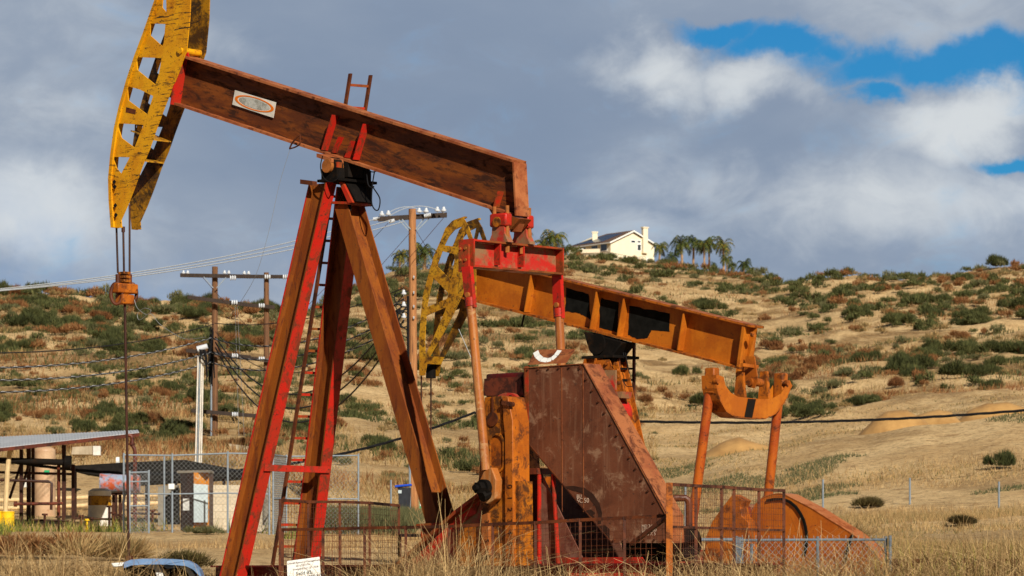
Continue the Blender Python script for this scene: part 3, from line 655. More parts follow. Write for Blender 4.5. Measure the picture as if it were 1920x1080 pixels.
tl = MB(); ub = D.z+.0
tl.poly([Vector((ex-.35, -.13, bt(ex-.35)-.02)), Vector((ex+.28, -.13, bt(ex+.28)-.02)), Vector((ex+.1, -.13, pz-.1)), Vector((ex-.1, -.13, pz-.1))], (0, .26, 0)); tl.build('tail_bearing', M['red_rust'], J1)
tl = MB().bar(F1.p(975, 415, 0), F1.p(967, 435, 0), X1*.06, Y1*.06); tl.build('tail_lug', M['flange_rust'], J1)
# pitman arms
PN = n_l-.0
cp = F1.p(912, 915, -1.15)
def pitman(root, pt0, pt1, pt2, r, m_up, m_pipe, w=.085):
    P_ = MB().cyl(pt1, pt2, r, n=20).build('pitman_arm', m_pipe, root)
    MB().bar(pt0, pt1+(pt1-pt0).normalized()*.12, X1*w, Y1*.035).build('hanger', m_up, P_)
    c = lerp(pt0, pt1, .86)
    MB().cyl(c+Vector((0, -.07, 0)), c+Vector((0, .07, 0)), .04, n=12).build('pin', M['bolt'], P_)
    MB().cyl(pt1+Vector((0, 0, .03)), pt1+(pt2-pt1).normalized()*.1, r*1.16, n=20).build('collar', m_up, P_)
    return P_
pm = pitman(J1, F1.p(876, 500, n_l-.08), F1.p(882, 562, n_l-.1), F1.p(911, 882, -1.12), .068, M['red'], M['pitman'])
MB().poly([*F1.P([(906, 884), (921, 876), (930, 900), (928, 935), (915, 945), (899, 940), (897, 905)], -1.16)], (0, .14, 0)).build('rod_end', M['pitman'], pm, bevel=.015)
c = MB(); c.cyl(cp+Vector((0, -.1, 0)), cp+Vector((0, .2, 0)), .125, n=16); c.cyl(cp+Vector((0, -.2, 0)), cp+Vector((0, -.1, 0)), .09, n=6); c.cyl(cp+Vector((0, -.26, 0)), cp+Vector((0, -.2, 0)), .045, n=10)
c.cyl(cp+Vector((.02, -.12, -.13)), cp+Vector((.06, .1, -.05)), .08, n=9)
c.build('crank_pin', M['grease'], J1)
pm = pitman(J1, F1.p(1045, 512, n_r+.06), F1.p(1048, 582, n_r+.08), F1.p(1062, 900, 1.0), .068, M['red'], M['pitman'])
MB().poly(F1.P([(910, 760), (985, 742), (1000, 1050), (915, 1050)], .95), (0, .25, 0)).build('crank', M['crank'], J1)
# belt guard
g0 = [(982, 690), (1095, 682), (1250, 966), (1252, 1018), (1146, 1018), (984, 826)]
GN = -.62
GD = MB().poly(F1.P(g0, GN), (0, .012, 0)).build('belt_guard', M['guard'], J1)
ed = MB(); gl = F1.P([(982, 690), (1095, 682), (1250, 966), (1252, 1018)], GN)
for p, q in zip(gl, gl[1:]):
    dn = Vector(((q-p).z, 0, -(q-p).x)).normalized()*.006; ed.bar(p+Y1*.17, q+Y1*.17, dn, Y1*.185)
ed.build('edge_band', M['guard_edge'], GD)
ed = MB(); gl = F1.P([(982, 690), (984, 826), (1146, 1018)], GN)
for p, q in zip(gl, gl[1:]):
    dn = Vector(((q-p).z, 0, -(q-p).x)).normalized()*.006; ed.bar(p+Y1*.17, q+Y1*.17, dn, Y1*.165)
ed.build('lower_band', M['dark_red'], GD)
tr = MB()
for pl in ([(1095, 684), (1252, 968)], [(984, 742), (984, 824), (1030, 878), (1146, 1016)]):
    L = F1.P(pl, GN-.006)
    for p, q in zip(L, L[1:]): tr.bar(p, q, X1*.012, Y1*.006)
tr.build('weld_angle', M['rust_pipe'], GD)
MB().poly(F1.P([(984, 687), (991, 687), (992, 830), (984, 822)], GN-.003), (0, -.004, 0)).build('corner_strip', M['red_rust'], GD)
for px in (1053, 1093): 
    L = F1.P([(px, 690), (px+1.2, 960)], GN-.004); MB().bar(L[0], L[1], X1*.005, Y1*.003).build('seam', M['guard_edge'], GD)
bg = MB()
for (xa_, ya_, xb_, yb_, n_b) in ((1092, 690, 1243, 962, 14), (990, 693, 1088, 687, 6), (1152, 1012, 1246, 1012, 6)):
    for k in range(n_b):
        c = F1.p(xa_+(xb_-xa_)*k/(n_b-1)-4*(n_b == 14), ya_+(yb_-ya_)*k/(n_b-1), GN-.004); bg.cyl(c, c-Y1*.02, .016, n=6)
bg.build('bolt', M['rust_pipe'], GD)
text_part('BU', 'chalk_mark', M['chalk'], GD, F1.p(1081, 934, GN-.006), X1, Z1, .075, .002)
text_part('5C.50', 'chalk_mark', M['chalk'], GD, F1.p(1081, 943, GN-.006), X1, Z1, .10, .002)
for i, s in enumerate(['MEI 240.5', 'LEES  400', '1 7.5 X 5']): text_part(s, 'chalk_mark', M['chalk'], GD, F1.p(1203, 990+i*7, GN-.006), X1, Z1, .07, .002)
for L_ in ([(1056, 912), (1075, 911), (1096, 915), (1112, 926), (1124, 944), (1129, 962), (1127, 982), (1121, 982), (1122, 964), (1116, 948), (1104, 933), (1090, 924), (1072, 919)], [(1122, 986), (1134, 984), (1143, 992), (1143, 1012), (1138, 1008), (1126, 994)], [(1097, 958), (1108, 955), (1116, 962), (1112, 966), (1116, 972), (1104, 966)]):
    MB().poly(F1.P(L_, GN-.003), (0, -.002, 0)).build('painted_shadow', M['shadow_brown'], GD)  # cast shadow of the crank, painted on the guard face as thin dark plates
# tilted lid on the guard with a white painted curve
lid = [F1.p(989, 684, -.62), F1.p(1062, 681, -.62), F1.p(1078, 656, -.32), F1.p(1004, 657, -.32)]
LD = MB().poly(lid, (0, .012, .012)).build('guard_lid', M['guard_edge'], GD)
up_l = (lid[3]-lid[0]); rt_l = (lid[1]-lid[0])
Lp = lambda u, v: lid[0]+rt_l*u+up_l*v+Vector((0, -.008, -.004))
cv = [(0.03, .93, .10), (.14, .62, .11), (.30, .36, .12), (.46, .28, .13), (.56, .34, .13), (.62, .6, .13), (.645, .95, .11)]
lm = MB()
for (u0, v0, w0), (u1, v1, w1) in zip(cv, cv[1:]):
    du, dv = (u1-u0), (v1-v0); l = math.hypot(du*.85, dv*.34); pu, pv = -dv*.34/l*.05/.85, du*.85/l*.05/.34
    lm.poly([Lp(u0-pu, v0-pv), Lp(u1-pu, v1-pv), Lp(u1+pu, v1+pv), Lp(u0+pu, v0+pv)], (0, -.003, 0))
lm.build('painted_curve', M['white'], LD)
# ladder beside the post
ld0 = thing('ladder', 'narrow rusty ladder between the red legs, its top standing above the rust brown beam', 'ladder', (R1.x, R1.y, 0), -a1, local=True)
def ladder(root, b0, t0, b1, t1, rungs, w, m, mr):
    for p, q in ((b0, t0), (b1, t1)): MB().bar(p, q, X1*w/2, Y1*w/2.4).build('rail', m, root)
    for i in range(rungs):
        f = (i+.5)/rungs; MB().bar(lerp(b0, t0, f), lerp(b1, t1, f), X1*.012, Z1*.02).build('rung', mr, root)
ladder(ld0, F1.p(507, 1085, .26), F1.p(657, 138, .26), F1.p(546, 1085, .72), F1.p(695, 141, .72), 23, .05, M['rust_pipe'], M['red_rust'])
# hoses at the bearing
def curve(pts, r, name, mat, parent, n=6, **kw):
    P = [Vector(p) for p in pts]; out = []
    for i in range(len(P)-1):
        p0, p1, p2, p3 = P[max(i-1, 0)], P[i], P[i+1], P[min(i+2, len(P)-1)]
        for k in range(8):
            t = k/8; out.append(.5*((2*p1)+(-p0+p2)*t+(2*p0-5*p1+4*p2-p3)*t*t+(-p0+3*p1-3*p2+p3)*t*t*t))
    out.append(P[-1]); return MB().tube(out, r, n).build(name, mat, parent, **kw)
curve(F1.P([(605, 292), (601, 312), (606, 332), (618, 341), (632, 336), (640, 322)], -.5), .009, 'grease_hose', M['cable'], J1)
curve(F1.P([(687, 318), (690, 345), (697, 352), (701, 350)], -.1)+F1.P([(700, 352), (712, 372), (710, 392), (703, 393), (697, 380), (698, 350), (702, 322)], -.1), .010, 'grease_hose', M['cable'], J1)
curve(F1.P([(688, 313), (696, 322), (706, 321)], -.1), .009, 'grease_hose', M['cable'], J1)
curve(F1.P([(543, 279), (548, 268), (560, 254)], -.24), .014, 'hook', M['rust_pipe'], J1); curve(F1.P([(543, 279), (553, 276), (562, 270), (563, 258), (562, 252)], -.24), .012, 'hook', M['rust_pipe'], J1)
# bridle, carrier bar and polished rod
BR = thing('polished_rod', 'long dark rod hanging from the yellow horse head by a rusty carrier bar and cables', 'polished rod', (R1.x, R1.y, 0), -a1, local=True)
k0, k1 = F1.p(217, 427, -.15), F1.p(243, 429, .15)
MB().cyl(k0+Vector((0, 0, .4)), F1.p(221, 512, -.15), .017, n=10).build('cable', M['rod'], BR); MB().cyl(k1+Vector((0, 0, .4)), F1.p(243, 512, .13), .017, n=10).build('cable', M['rod'], BR)
p = F1.p(231, 425, 0); q = F1.p(241.5, 1048, 0); MB().cyl(p, F1.p(232.5, 512, 0), .018, n=10).cyl(p, p-Vector((0, 0, .09)), .03, n=10).build('rod_top', M['rod'], BR)
MB().cyl(F1.p(234, 560, 0), q, .022, n=12).build('rod', M['rod'], BR)
cl = MB(); c0 = F1.p(233, 518, 0)
for i in range(6): cl.box(c0+Vector((0, 0, .05-i*.065)), (.16, .15, .045))
cl.box(c0+Vector((0, 0, -.12)), (.10, .10, .36)); cl.build('rod_clamp', M['crank'], BR, bevel=.008)
c = F1.p(234, 548, 0); cbm = MB(); cbm.bar(c+Vector((0, -.22, .06)), c+Vector((0, .22, .06)), X1*.09, Z1*.08); cbm.bar(c+Vector((0, -.13, -.12)), c+Vector((0, .13, -.12)), X1*.10, Z1*.08); cbm.build('carrier_bar', M['orange_worn'], BR, bevel=.02)
for s in (-1, 1):
    cc = F1.p(221 if s < 0 else 243, 520, s*.14); h = MB(); h.cyl(cc+Vector((0, 0, .05)), cc+Vector((0, 0, -.28)), .04, n=10)
    cx = cc+Vector((0, s*.03, -.27)); ptsr = [cx+Vector((.06*math.cos(a), s*.07*math.sin(a)*0+.075*math.cos(a)*s*0-.0, .17*math.sin(a)))+Vector((0, .07*math.cos(a), 0)) for a in [i*math.pi/8 for i in range(17)]]
    h.tube(ptsr, .032, 8); h.build('cable_socket', M['rust_pipe'], BR)
MB().cyl(F1.p(242, 1042, 0), F1.p(242, 1100, 0), .07, n=14).build('stuffing_box', M['rust_pipe'], BR)
curve(F1.P([(252, 562), (258, 578), (275, 590), (283, 582), (270, 578), (258, 588), (262, 600), (282, 588), (300, 608), (330, 628), (352, 636), (385, 632)], -.1), .005, 'loose_wire', M['wire'], BR, n=4)
w_ = thing('guy_wire', 'thin slack wire hanging down from the hook under the rust brown beam', 'wire', (R1.x, R1.y, 0), -a1, local=True)
curve([F1.p(544, 279, -.24), F1.p(524, 345, -.24), F1.p(505, 430, -.24), F1.p(482, 510, -.2), F1.p(455, 560, -.1), F1.p(425, 600, 0)], .004, 'wire', M['wire'], w_, n=4)

# ============================================================ PUMP JACK 2 (orange)
z2 = zg(1.9, 70)-.02
R2 = Vector((1.9, 70, 0)); a2 = R(40); F2 = Frame(R2, a2)
J2 = thing('pump_jack', 'orange pump jack behind the red one, with black patches on its beam', 'pump jack', R2, -a2, 'pump jacks on the pad', local=True)
A2, B2, C2, D2, up2 = beamline(F2, J2, (862, 477), (1408, 611.6), (862, 557.5), (1386, 690), .2, M['orange'], M['orange_worn'])
for t_, b_ in (((994, 516), (982, 585)), ((1117, 547), (1105, 617)), ((1168, 560), (1156, 630)), ((1280, 588), (1269, 657))):
    stiff(F2, J2, t_, b_, M['orange'], .185, th=.02)
for L in ([(1062, 540), (1104, 551), (1108, 600), (1088, 588), (1060, 583)], [(1124, 558), (1160, 567), (1158, 625), (1124, 614)], [(1180, 573), (1256, 588), (1255, 622), (1221, 619), (1214, 634), (1195, 636), (1178, 628)]):
    L2 = []
    for (x0_, y0_), (x1_, y1_) in zip(L, L[1:]+L[:1]):
        for k in range(8):
            f = k/8; L2.append((x0_+(x1_-x0_)*f+1.6*mnoise.noise(Vector((x0_*.7+f*4, y0_*.3, 1))), y0_+(y1_-y0_)*f+1.8*mnoise.noise(Vector((x0_*.2, y0_*.5+f*5, 7)))))
    MB().poly(F2.P(L2, -.011), (0, -.003, 0)).build('paint_patch', M['paint_black'], J2)
MB().poly(F2.P([(1391, 612), (1396, 613), (1384, 700), (1379, 700)], -.2), (0, .4, 0)).build('end_plate', M['orange'], J2)
MB().poly(F2.P([(1379, 698), (1385, 690), (1400, 706), (1398, 722), (1380, 705)], -.12), (0, .24, 0)).build('tail_bracket', M['orange_worn'], J2)
# tail bracket cheeks
tx = F2.p(1404, 640, 0).x
for s in (-1, 1):
    MB().poly(F2.P([(1398, 668), (1414, 668), (1420, 712), (1414, 728), (1402, 726), (1394, 700)], s*.14), (0, .03, 0)).build('bearing_cheek', M['orange_worn'], J2)
c = F2.p(1404, 716, -.19); MB().cyl(c, Vector((c.x, .19, c.z)), .075, n=20).build('tail_pin', M['orange_worn'], J2)
c = F2.q(1411, 627, tx+.25); MB().cyl(c-X1*.02, c+X1*.03, .05, n=14).build('lift_eye', M['orange_worn'], J2)
MB().bar(F2.q(1391, 684, tx+.2), F2.q(1420, 688, tx+.2), X1*.03, Z1*.03).build('cross_bolt', M['orange_worn'], J2)
# head 2
H2 = [(868, 407), (848, 414), (835, 428), (826, 451), (813, 480), (803, 516), (793, 553), (789, 590), (786, 630), (786, 704), (796, 704), (800, 682), (806, 668), (838, 612), (851, 586), (869, 548), (880, 560), (892, 566), (892, 490), (886, 448), (878, 424)]
h2 = [[(867, 424), (852, 431), (841, 444), (833, 460), (857, 463), (862, 448)], [(829, 471), (853, 477), (849, 513), (844, 524), (819, 499)], [(812, 520), (841, 550), (838, 560), (800, 576), (806, 544)],
      [(799, 592), (836, 576), (834, 584), (797, 668), (796, 640)], [(872, 430), (880, 452), (872, 500), (868, 530), (862, 470)]]
n_ = F2.P(H2, -HN); hn_ = [F2.P(h, -HN) for h in h2]
HH2 = MB().poly(n_, (0, .02, 0), [h[::-1] for h in hn_]).build('horse_head', M['yellow_worn'], J2)
MB().poly(mirror(n_, HN-.02), (0, .02, 0), [mirror(h, HN-.02)[::-1] for h in hn_]).build('side_plate', M['yellow_shaded'], HH2)
f_ = MB(); arc = n_[:10]
for p, q in zip(arc, arc[1:]):
    for yy in (-HN+.06, HN+.04): f_.bar(Vector((p.x, yy, p.z))+X1*.02, Vector((q.x, yy, q.z))+X1*.02, X1*.015 if abs((q-p).z) > abs((q-p).x) else Z1*.015, Y1*.04)
f_.build('wireline_track', M['yellow_worn'], HH2)
f_ = MB(); p, q = n_[15], n_[11]
for a, b in ((n_[15], n_[12]), (n_[12], n_[11])): f_.bar(Vector((a.x, 0, a.z)), Vector((b.x, 0, b.z)), X1*.02, Y1*(HN-.025)) if a is n_[12] else None
f_.build('back_plate', M['yellow_worn'], HH2)
cb2 = MB()
for s in (-.15, .15):
    p = F2.p(790 if s < 0 else 808, 700, s); cb2.cyl(p, p-Vector((0, 0, 2.2)), .015, n=8)
b2r = thing('polished_rod', 'thin cables and rod hanging below the worn yellow horse head of the orange pump jack', 'polished rod', R2, -a2, local=True)
cb2.build('cable', M['rod'], b2r)
p = F2.p(808, 690, .15); MB().cyl(p+Vector((0, 0, .1)), p-Vector((0, 0, .2)), .1, n=12).build('cable_socket', M['grease'], b2r)
# bearing, post
MB().poly(F2.P([(1094, 622), (1168, 642), (1150, 664), (1146, 678), (1112, 668), (1100, 645)], -.3), (0, .42, 0)).build('center_bearing', M['grease'], J2, bevel=.02)
c = F2.p(1118, 645, -.33); e = MB(); e.cyl(c, c+Y1*.06, .2, n=24); e.build('bearing_cap', M['grease'], J2)
tp = F2.p(1128, 670, -.2); MB().box((tp.x+.05, 0, tp.z), (.75, .8, .05)).build('top_plate', M['grease'], J2)
zt2 = tp.z-.03
for T_, B_, tn in ((Vector((tp.x-.1, -.32, zt2)), Vector((tp.x-1.5, -.8, z2)), False), (Vector((tp.x-.1, .32, zt2)), Vector((tp.x-1.5, .8, z2)), False), (Vector((tp.x+.22, 0, zt2)), Vector((tp.x+1.25, 0, z2+.3)), True)):
    hleg(MB(), T_, B_, .26, .2, tn).build('leg', M['orange_worn'], J2)
MB().poly(F2.P([(1117, 676), (1142, 674), (1152, 700), (1156, 740), (1120, 740)], -.38), (0, .03, 0)).build('splice_plate', M['orange_worn'], J2)
bb = MB()
for (a, b) in [(1122, 684), (1122, 697), (1122, 710), (1136, 681), (1153, 682), (1155, 694), (1156, 706), (1158, 718)]:
    c = F2.p(a, b, -.42); bb.cyl(c, c+Y1*.05, .035, n=8)
bb.build('bolt', M['orange_worn'], J2)
MB().poly(F2.P([(1122, 694), (1154, 694), (1154, 731), (1130, 731)], -.5), (0, .04, 0)).build('sign_board', M['red_grey'], J2)
MB().poly(F2.P([(1140, 734), (1167, 734), (1164, 746), (1146, 746)], -.5), (0, .3, 0)).build('tray', M['red_grey'], J2)
c = F2.p(1150, 775, -.3); MB().cyl(c, c+Y1*.25, .26, n=28).build('sheave', M['red'], J2)
ld2 = thing('ladder', 'thin black and orange ladder beside the post of the orange pump jack', 'ladder', R2, -a2, local=True)
ladder(ld2, F2.p(1187, 1000, .3), F2.p(1189, 638, .3), F2.p(1160, 1000, -.1), F2.p(1160, 638, -.1), 17, .05, M['rust_pipe'], M['grease'])
curve(F2.P([(1166, 636), (1170, 668), (1178, 660), (1186, 642), (1192, 640)], -.05), .012, 'grease_hose', M['cable'], J2)
curve(F2.P([(1168, 640), (1176, 680), (1180, 700)], -.05), .010, 'grease_hose', M['cable'], J2)
curve(F2.P([(1168, 712), (1175, 724), (1188, 724)], -.05), .008, 'grease_hose', M['cable'], J2)
MB().cyl(F2.p(983, 590, 0), F2.p(978, 612, 0), .02, n=8).build('drop_bar', M['black'], J2)
# yoke equalizer
yx = tx+.02
ofs = [(1343, 703), (1350, 704), (1357, 707), (1360, 722), (1370, 736), (1384, 744), (1422, 748), (1448, 748), (1465, 738), (1476, 720), (1481, 713), (1485, 722), (1470, 755), (1454, 775), (1434, 785), (1417, 784), (1378, 781), (1362, 771), (1350, 750), (1344, 728)]
yk = F2.Q(ofs, yx+.16)
YK = MB().poly(yk, (-.02, 0, 0)).build('equalizer', M['orange'], J2)
MB().poly([Vector((yx-.16, v.y, v.z)) for v in yk], (.02, 0, 0)).build('side_plate', M['orange'], YK)
bt2 = MB()
for p, q in zip(yk[11:], yk[12:]+yk[:1]): bt2.bar(Vector((yx, p.y, p.z)), Vector((yx, q.y, q.z)), X1*.165, (Vector((0, -(q-p).z, (q-p).y))).normalized()*.012)
bt2.build('hull_plate', M['orange_worn'], YK)
for (a, b) in ((1386, 760), (1431, 760)):
    p = F2.q(a, b, yx); MB().poly([p+Vector((-.13, 0, 0)), p+Vector((.13, 0, 0)), p+Vector((.07, 0, .62)), p+Vector((-.07, 0, .62))], (0, .07, 0)).build('bearing_post', M['orange_worn'], YK)
p = F2.q(1403, 783, yx+.165); q = F2.q(1410, 748, yx+.165); MB().bar(p, q, X1*.003, Y1*.12).build('stain_strip', M['grease'], YK)
for (a, b) in ((1347, 714), (1478, 718)):
    p = F2.q(a, b, yx+.2); MB().cyl(p+X1*.0, p-X1*.08, .05, n=14).build('wrist_pin', M['orange_worn'], YK)
for (t0, b0, n0, n1) in (((1335, 702), (1295, 1005), None, -1.05), ((1464, 712), (1437, 960), None, 1.05)):
    p = F2.q(*t0, yx-.02); q = F2.p(*b0, n1)
    P_ = MB().cyl(p+Vector((0, 0, .02)), q, .088, n=20).build('pitman_arm', M['pitman_orange'], J2)
    MB().bar(p+Vector((0, 0, .12)), p-Vector((0, 0, .35)), X1*.11, Y1*.09).build('rod_end', M['orange_worn'], P_, bevel=.03)
# belt guard 2
g2 = [(1402, 1090), (1400, 1010), (1407, 965), (1416, 946), (1430, 933), (1446, 927), (1460, 925), (1472, 927), (1522, 953), (1597, 1000), (1640, 1034), (1668, 1090)]
G2n = -.9
GG = MB().poly(F2.P(g2, G2n), (0, .012, 0)).build('belt_guard', M['guard_orange'], J2)
ed = MB(); gl = F2.P(g2, G2n)
for p, q in zip(gl[:-1], gl[1:]):
    dn = Vector(((q-p).z, 0, -(q-p).x)).normalized()*.006; ed.bar(p+Y1*.19, q+Y1*.19, dn, Y1*.2)
ed.build('edge_band', M['guard_orange_edge'], GG)
L = F2.P([(1438, 939), (1452, 936), (1469, 936), (1481, 941), (1492, 950), (1501, 963), (1507, 975), (1511, 990), (1513, 1005), (1512, 1025), (1508, 1042)], G2n-.012)
e = MB()
for p, q in zip(L, L[1:]): e.stick(p, q, .045)
e.build('worn_groove', M['paint_black'], GG)
L = F2.P([(1598, 1004), (1590, 1030), (1584, 1055)], G2n-.01); e = MB()
for p, q in zip(L, L[1:]): e.stick(p, q, .05)
e.build('seam', M['paint_black'], GG)
MB().poly(F2.P([(1318, 1095), (1322, 1010), (1335, 978), (1354, 951), (1373, 927), (1394, 938), (1388, 950), (1391, 968), (1404, 980), (1404, 1095)], -1.25), (0, .25, 0)).build('crank', M['orange_worn'], J2, bevel=.012)
c = F2.p(1397, 962, -.9); MB().cyl(c, c+Y1*.4, .16, n=20).build('crank_hub', M['red_grey'], J2)
MB().poly(F2.P([(1275, 1032), (1330, 1030), (1334, 1095), (1275, 1095)], -1.2), (0, 1.2, 0)).build('control_box', M['red_grey'], J2)
sk = MB()
for s in (-1, 1): sk.bar(Vector((-2, s*.6, z2+.15)), Vector((8.5, s*.6, z2+.15)), Z1*.15, Y1*.1)
sk.build('skid', M['dark_red'], J2)
MB().box((3.6, .1, z2+.5), (1.5, .9, .7)).build('gear_reducer', M['dark_red'], J2, bevel=.03)

# ============================================================ guard fences
def wires(mb, A_, B_, C_, D_, nu, nv, w):      # grid of wires in the quad A-B (bottom) D-C (top)
    for i in range(nu+1):
        f = i/nu; mb.stick(lerp(A_, B_, f), lerp(D_, C_, f), w)
    for j in range(nv+1):
        f = j/nv; mb.stick(lerp(A_, D_, f), lerp(B_, C_, f), w)
def guard_fence(name, label, pts, zbot, posts_w=.042, mesh=.078, mat=None, wire_m=None, ww=.0042, group='rusty mesh guard fences round the red pump jack', mids=()):
    """pts: (px, py, D) of the tops of successive posts"""
    P = [W(*p) for p in pts]; o = thing(name, label, 'fence', (P[0].x, P[0].y, zbot), group=group)
    mat = mat or M['rust_pipe']
    m = MB()
    for p, q in zip(P, P[1:]): m.stick(p, q, posts_w)
    m.build('top_rail', mat, o)
    for p in P: MB().stick(Vector((p.x, p.y, zbot)), p+Vector((0, 0, posts_w/2)), posts_w*.9).build('post', mat, o)
    m = MB()
    for p, q in zip(P, P[1:]):
        L_ = (q-p).length; nu = max(1, round(L_/mesh)); nv = max(1, round(((p.z+q.z)/2-zbot)/mesh/1.15))
        wires(m, Vector((p.x, p.y, zbot+.05)), Vector((q.x, q.y, zbot+.05)), q, p, nu, nv, ww)
    m.build('wire_mesh', wire_m or M['rust_pipe'], o)
    for h in mids:
        m = MB()
        for p, q in zip(P, P[1:]): m.stick(lerp(Vector((p.x, p.y, zbot)), p, h), lerp(Vector((q.x, q.y, zbot)), q, h), posts_w*.8)
        m.build('mid_rail', mat, o)
    return o
guard_fence('guard_fence', 'tall rusty mesh panel behind the white sign, with the ladder rising behind it', [(525, 938, 55.5), (578, 941, 56.2), (637, 941, 57), (693, 943, 58), (748, 948, 59)], -.12)
guard_fence('guard_fence', 'long low rusty mesh fence in front of the brown belt guard', [(530, 993, 53), (606, 992, 52.6), (684, 990, 52.2), (761, 989, 51.8), (842, 987, 51.3), (924, 983, 50.9), (1004, 980, 50.4), (1088, 975, 50.1), (1171, 971, 49.8), (1252, 967, 49.5)], -.3)
guard_fence('guard_fence', 'rusty mesh panel in front of the left pitman arm of the orange pump jack', [(1257, 908, 49.6), (1305, 911, 50.6), (1353, 913, 51.6), (1376, 915, 52), (1423, 918, 53), (1470, 920, 54)], -.3, mids=(.66,))
o = MB().stick(W(1255, 905, 49.3), W(1255, 1095, 49.3), .085).build('gate_post', M['orange_worn'], None, 'thick rust orange corner post at the right end of the long low mesh fence', 'post')
o = MB().stick(W(1252, 968, 49.35), W(1185, 1020, 49.9), .05).build('brace', M['rust_pipe'], None, 'dark diagonal brace bar across the lower corner of the brown belt guard', 'brace')
# bent rusty pipe behind the right panel
m = MB(); m.tube([W(1262, 934, 57), W(1285, 934, 57), W(1290, 937, 57), W(1292, 945, 57), W(1292, 1060, 57)], .055, 10); m.build('bent_pipe', M['rust_pipe'], None, 'rusty pipe bent down between the brown guard and the orange pitman arm', 'pipe')
# small box behind the fence at the tail leg
m = MB()
for a, b in (((750, 1004, 62), (800, 1004, 60)), ((750, 1004, 62), (750, 1075, 62)), ((800, 1004, 60), (800, 1075, 60))): m.stick(W(*a), W(*b), .05)
m.build('pipe_stand', M['rust_pipe'], None, 'low rusty angle iron stand left of the red sloped base', 'stand')

def chainlink(name, label, pts, zbots, mat, r=.026, mesh=.075, ww=.005, rails=(), group=None, wm=None, twist=False, extra_posts=()):
    P = [W(*p) for p in pts]; o = thing(name, label, 'fence', (P[0].x, P[0].y, zbots[0]), group=group)
    m = MB()
    for p, q in zip(P, P[1:]): m.cyl(p, q, r*.8, n=8)
    m.build('top_rail', mat, o)
    for p, z in zip(P, zbots): MB().cyl(Vector((p.x, p.y, z)), p+Vector((0, 0, r*2)), r, n=10).build('post', mat, o)
    for p, z in extra_posts: MB().cyl(Vector((p.x, p.y, z)), p, r, n=10).build('post', mat, o)
    for h in rails:
        m = MB()
        for i in range(len(P)-1):
            a = P[i].copy(); b = P[i+1].copy(); a.z = zbots[i]+(a.z-zbots[i])*h; b.z = zbots[i+1]+(b.z-zbots[i+1])*h; m.cyl(a, b, r*.7, n=8)
        m.build('rail', mat, o)
    m = MB()
    for i in range(len(P)-1):
        p, q = P[i], P[i+1]; L_ = math.hypot(q.x-p.x, q.y-p.y); H_ = (p.z+q.z-zbots[i]-zbots[i+1])/2
        k = int((L_+H_)/mesh)
        pt = lambda s, h: Vector((p.x+(q.x-p.x)*s/L_, p.y+(q.y-p.y)*s/L_, (zbots[i]*(1-s/L_)+zbots[i+1]*s/L_)+h))
        for j in range(k+1):
            s0 = -H_+j*mesh
            a, b = max(0, s0), min(L_, s0+H_)
            if b > a: m.stick(pt(a, a-s0), pt(b, b-s0), ww); m.stick(pt(L_-a, a-s0), pt(L_-b, b-s0), ww)
        if twist:
            n_t = int(L_/mesh)
            for j in range(n_t):
                s = (j+.5)*L_/n_t; b0 = pt(s, H_); m.stick(b0, b0+Vector((random.uniform(-.015, .015), 0, .07)), ww*1.3)
    m.build('wire_mesh', wm or M['wire'], o)
    return o
def gz(px, D): return onground(px, D).z
chainlink('chain_link_fence', 'low blue grey chain link fence in front of the orange belt guard', [(1386, 1013, 57), (1533, 1012, 57.6), (1661, 1012, 58.2)], [-.2, -.2, -.2], M['galv_blue'], twist=True, mesh=.11, ww=.006,
          extra_posts=[(W(1381, 1005, 56.6), -.2), (W(1391, 1008, 57.4), -.2), (W(1409, 1020, 60), -.2), (W(1669, 1004, 58.1), -.2)])
MB().cyl(W(1277, 1012, 60), W(1376, 1012, 60), .03, n=10).build('fence_rail', M['galv_blue'], None, 'blue grey pipe rail running behind the rusty mesh panel on the right', 'rail')
fz = [gz(p, 97) for p in (232, 323, 427, 505)]
chainlink('chain_link_fence', 'grey chain link fence in front of the electrical cabinet and block wall', [(232, 853, 97), (323, 854, 97), (427, 850, 97), (505, 851, 97)], fz, M['galv'], rails=(.5,), mesh=.12, ww=.0045, extra_posts=[(W(308, 855, 103), gz(308, 103))])
g = chainlink('chain_link_gate', 'small chain link gate frame at the left end of the grey fence', [(243, 886, 96.5), (279, 885, 96.5)], [gz(243, 96.5), gz(279, 96.5)], M['galv'], rails=(.45, .85), mesh=.09, ww=.006)
chainlink('chain_link_fence', 'open grey chain link fence between the red post legs and the bin', [(512, 853, 99), (537, 856, 104), (672, 854, 104)], [gz(512, 99), gz(537, 104), gz(672, 104)], M['galv'], rails=(.45,), mesh=.12, ww=.0045)
for px, py, D_, py1, lab in [(1543, 899, 112, 950, 'thin grey fence post on the bank, nearest the orange guard'), (1706, 896, 112, 940, 'thin grey fence post in the middle of the green bank'), (1873, 903, 108, 965, 'thin grey fence post at the right edge of the bank'), (1285, 912, 112, 950, 'thin grey fence post seen between the brown guard and orange pitman arm'), (733, 900, 118, 940, 'thin grey post on the sand bank left of the bin')]:
    b = W(px, py, D_); z = gz(px, D_); MB().cyl(Vector((b.x, b.y, min(z, b.z-.6)-.1)), b, .03, n=8).build('fence_post', M['galv'], None, lab, 'fence post', 'thin posts along the far bank')

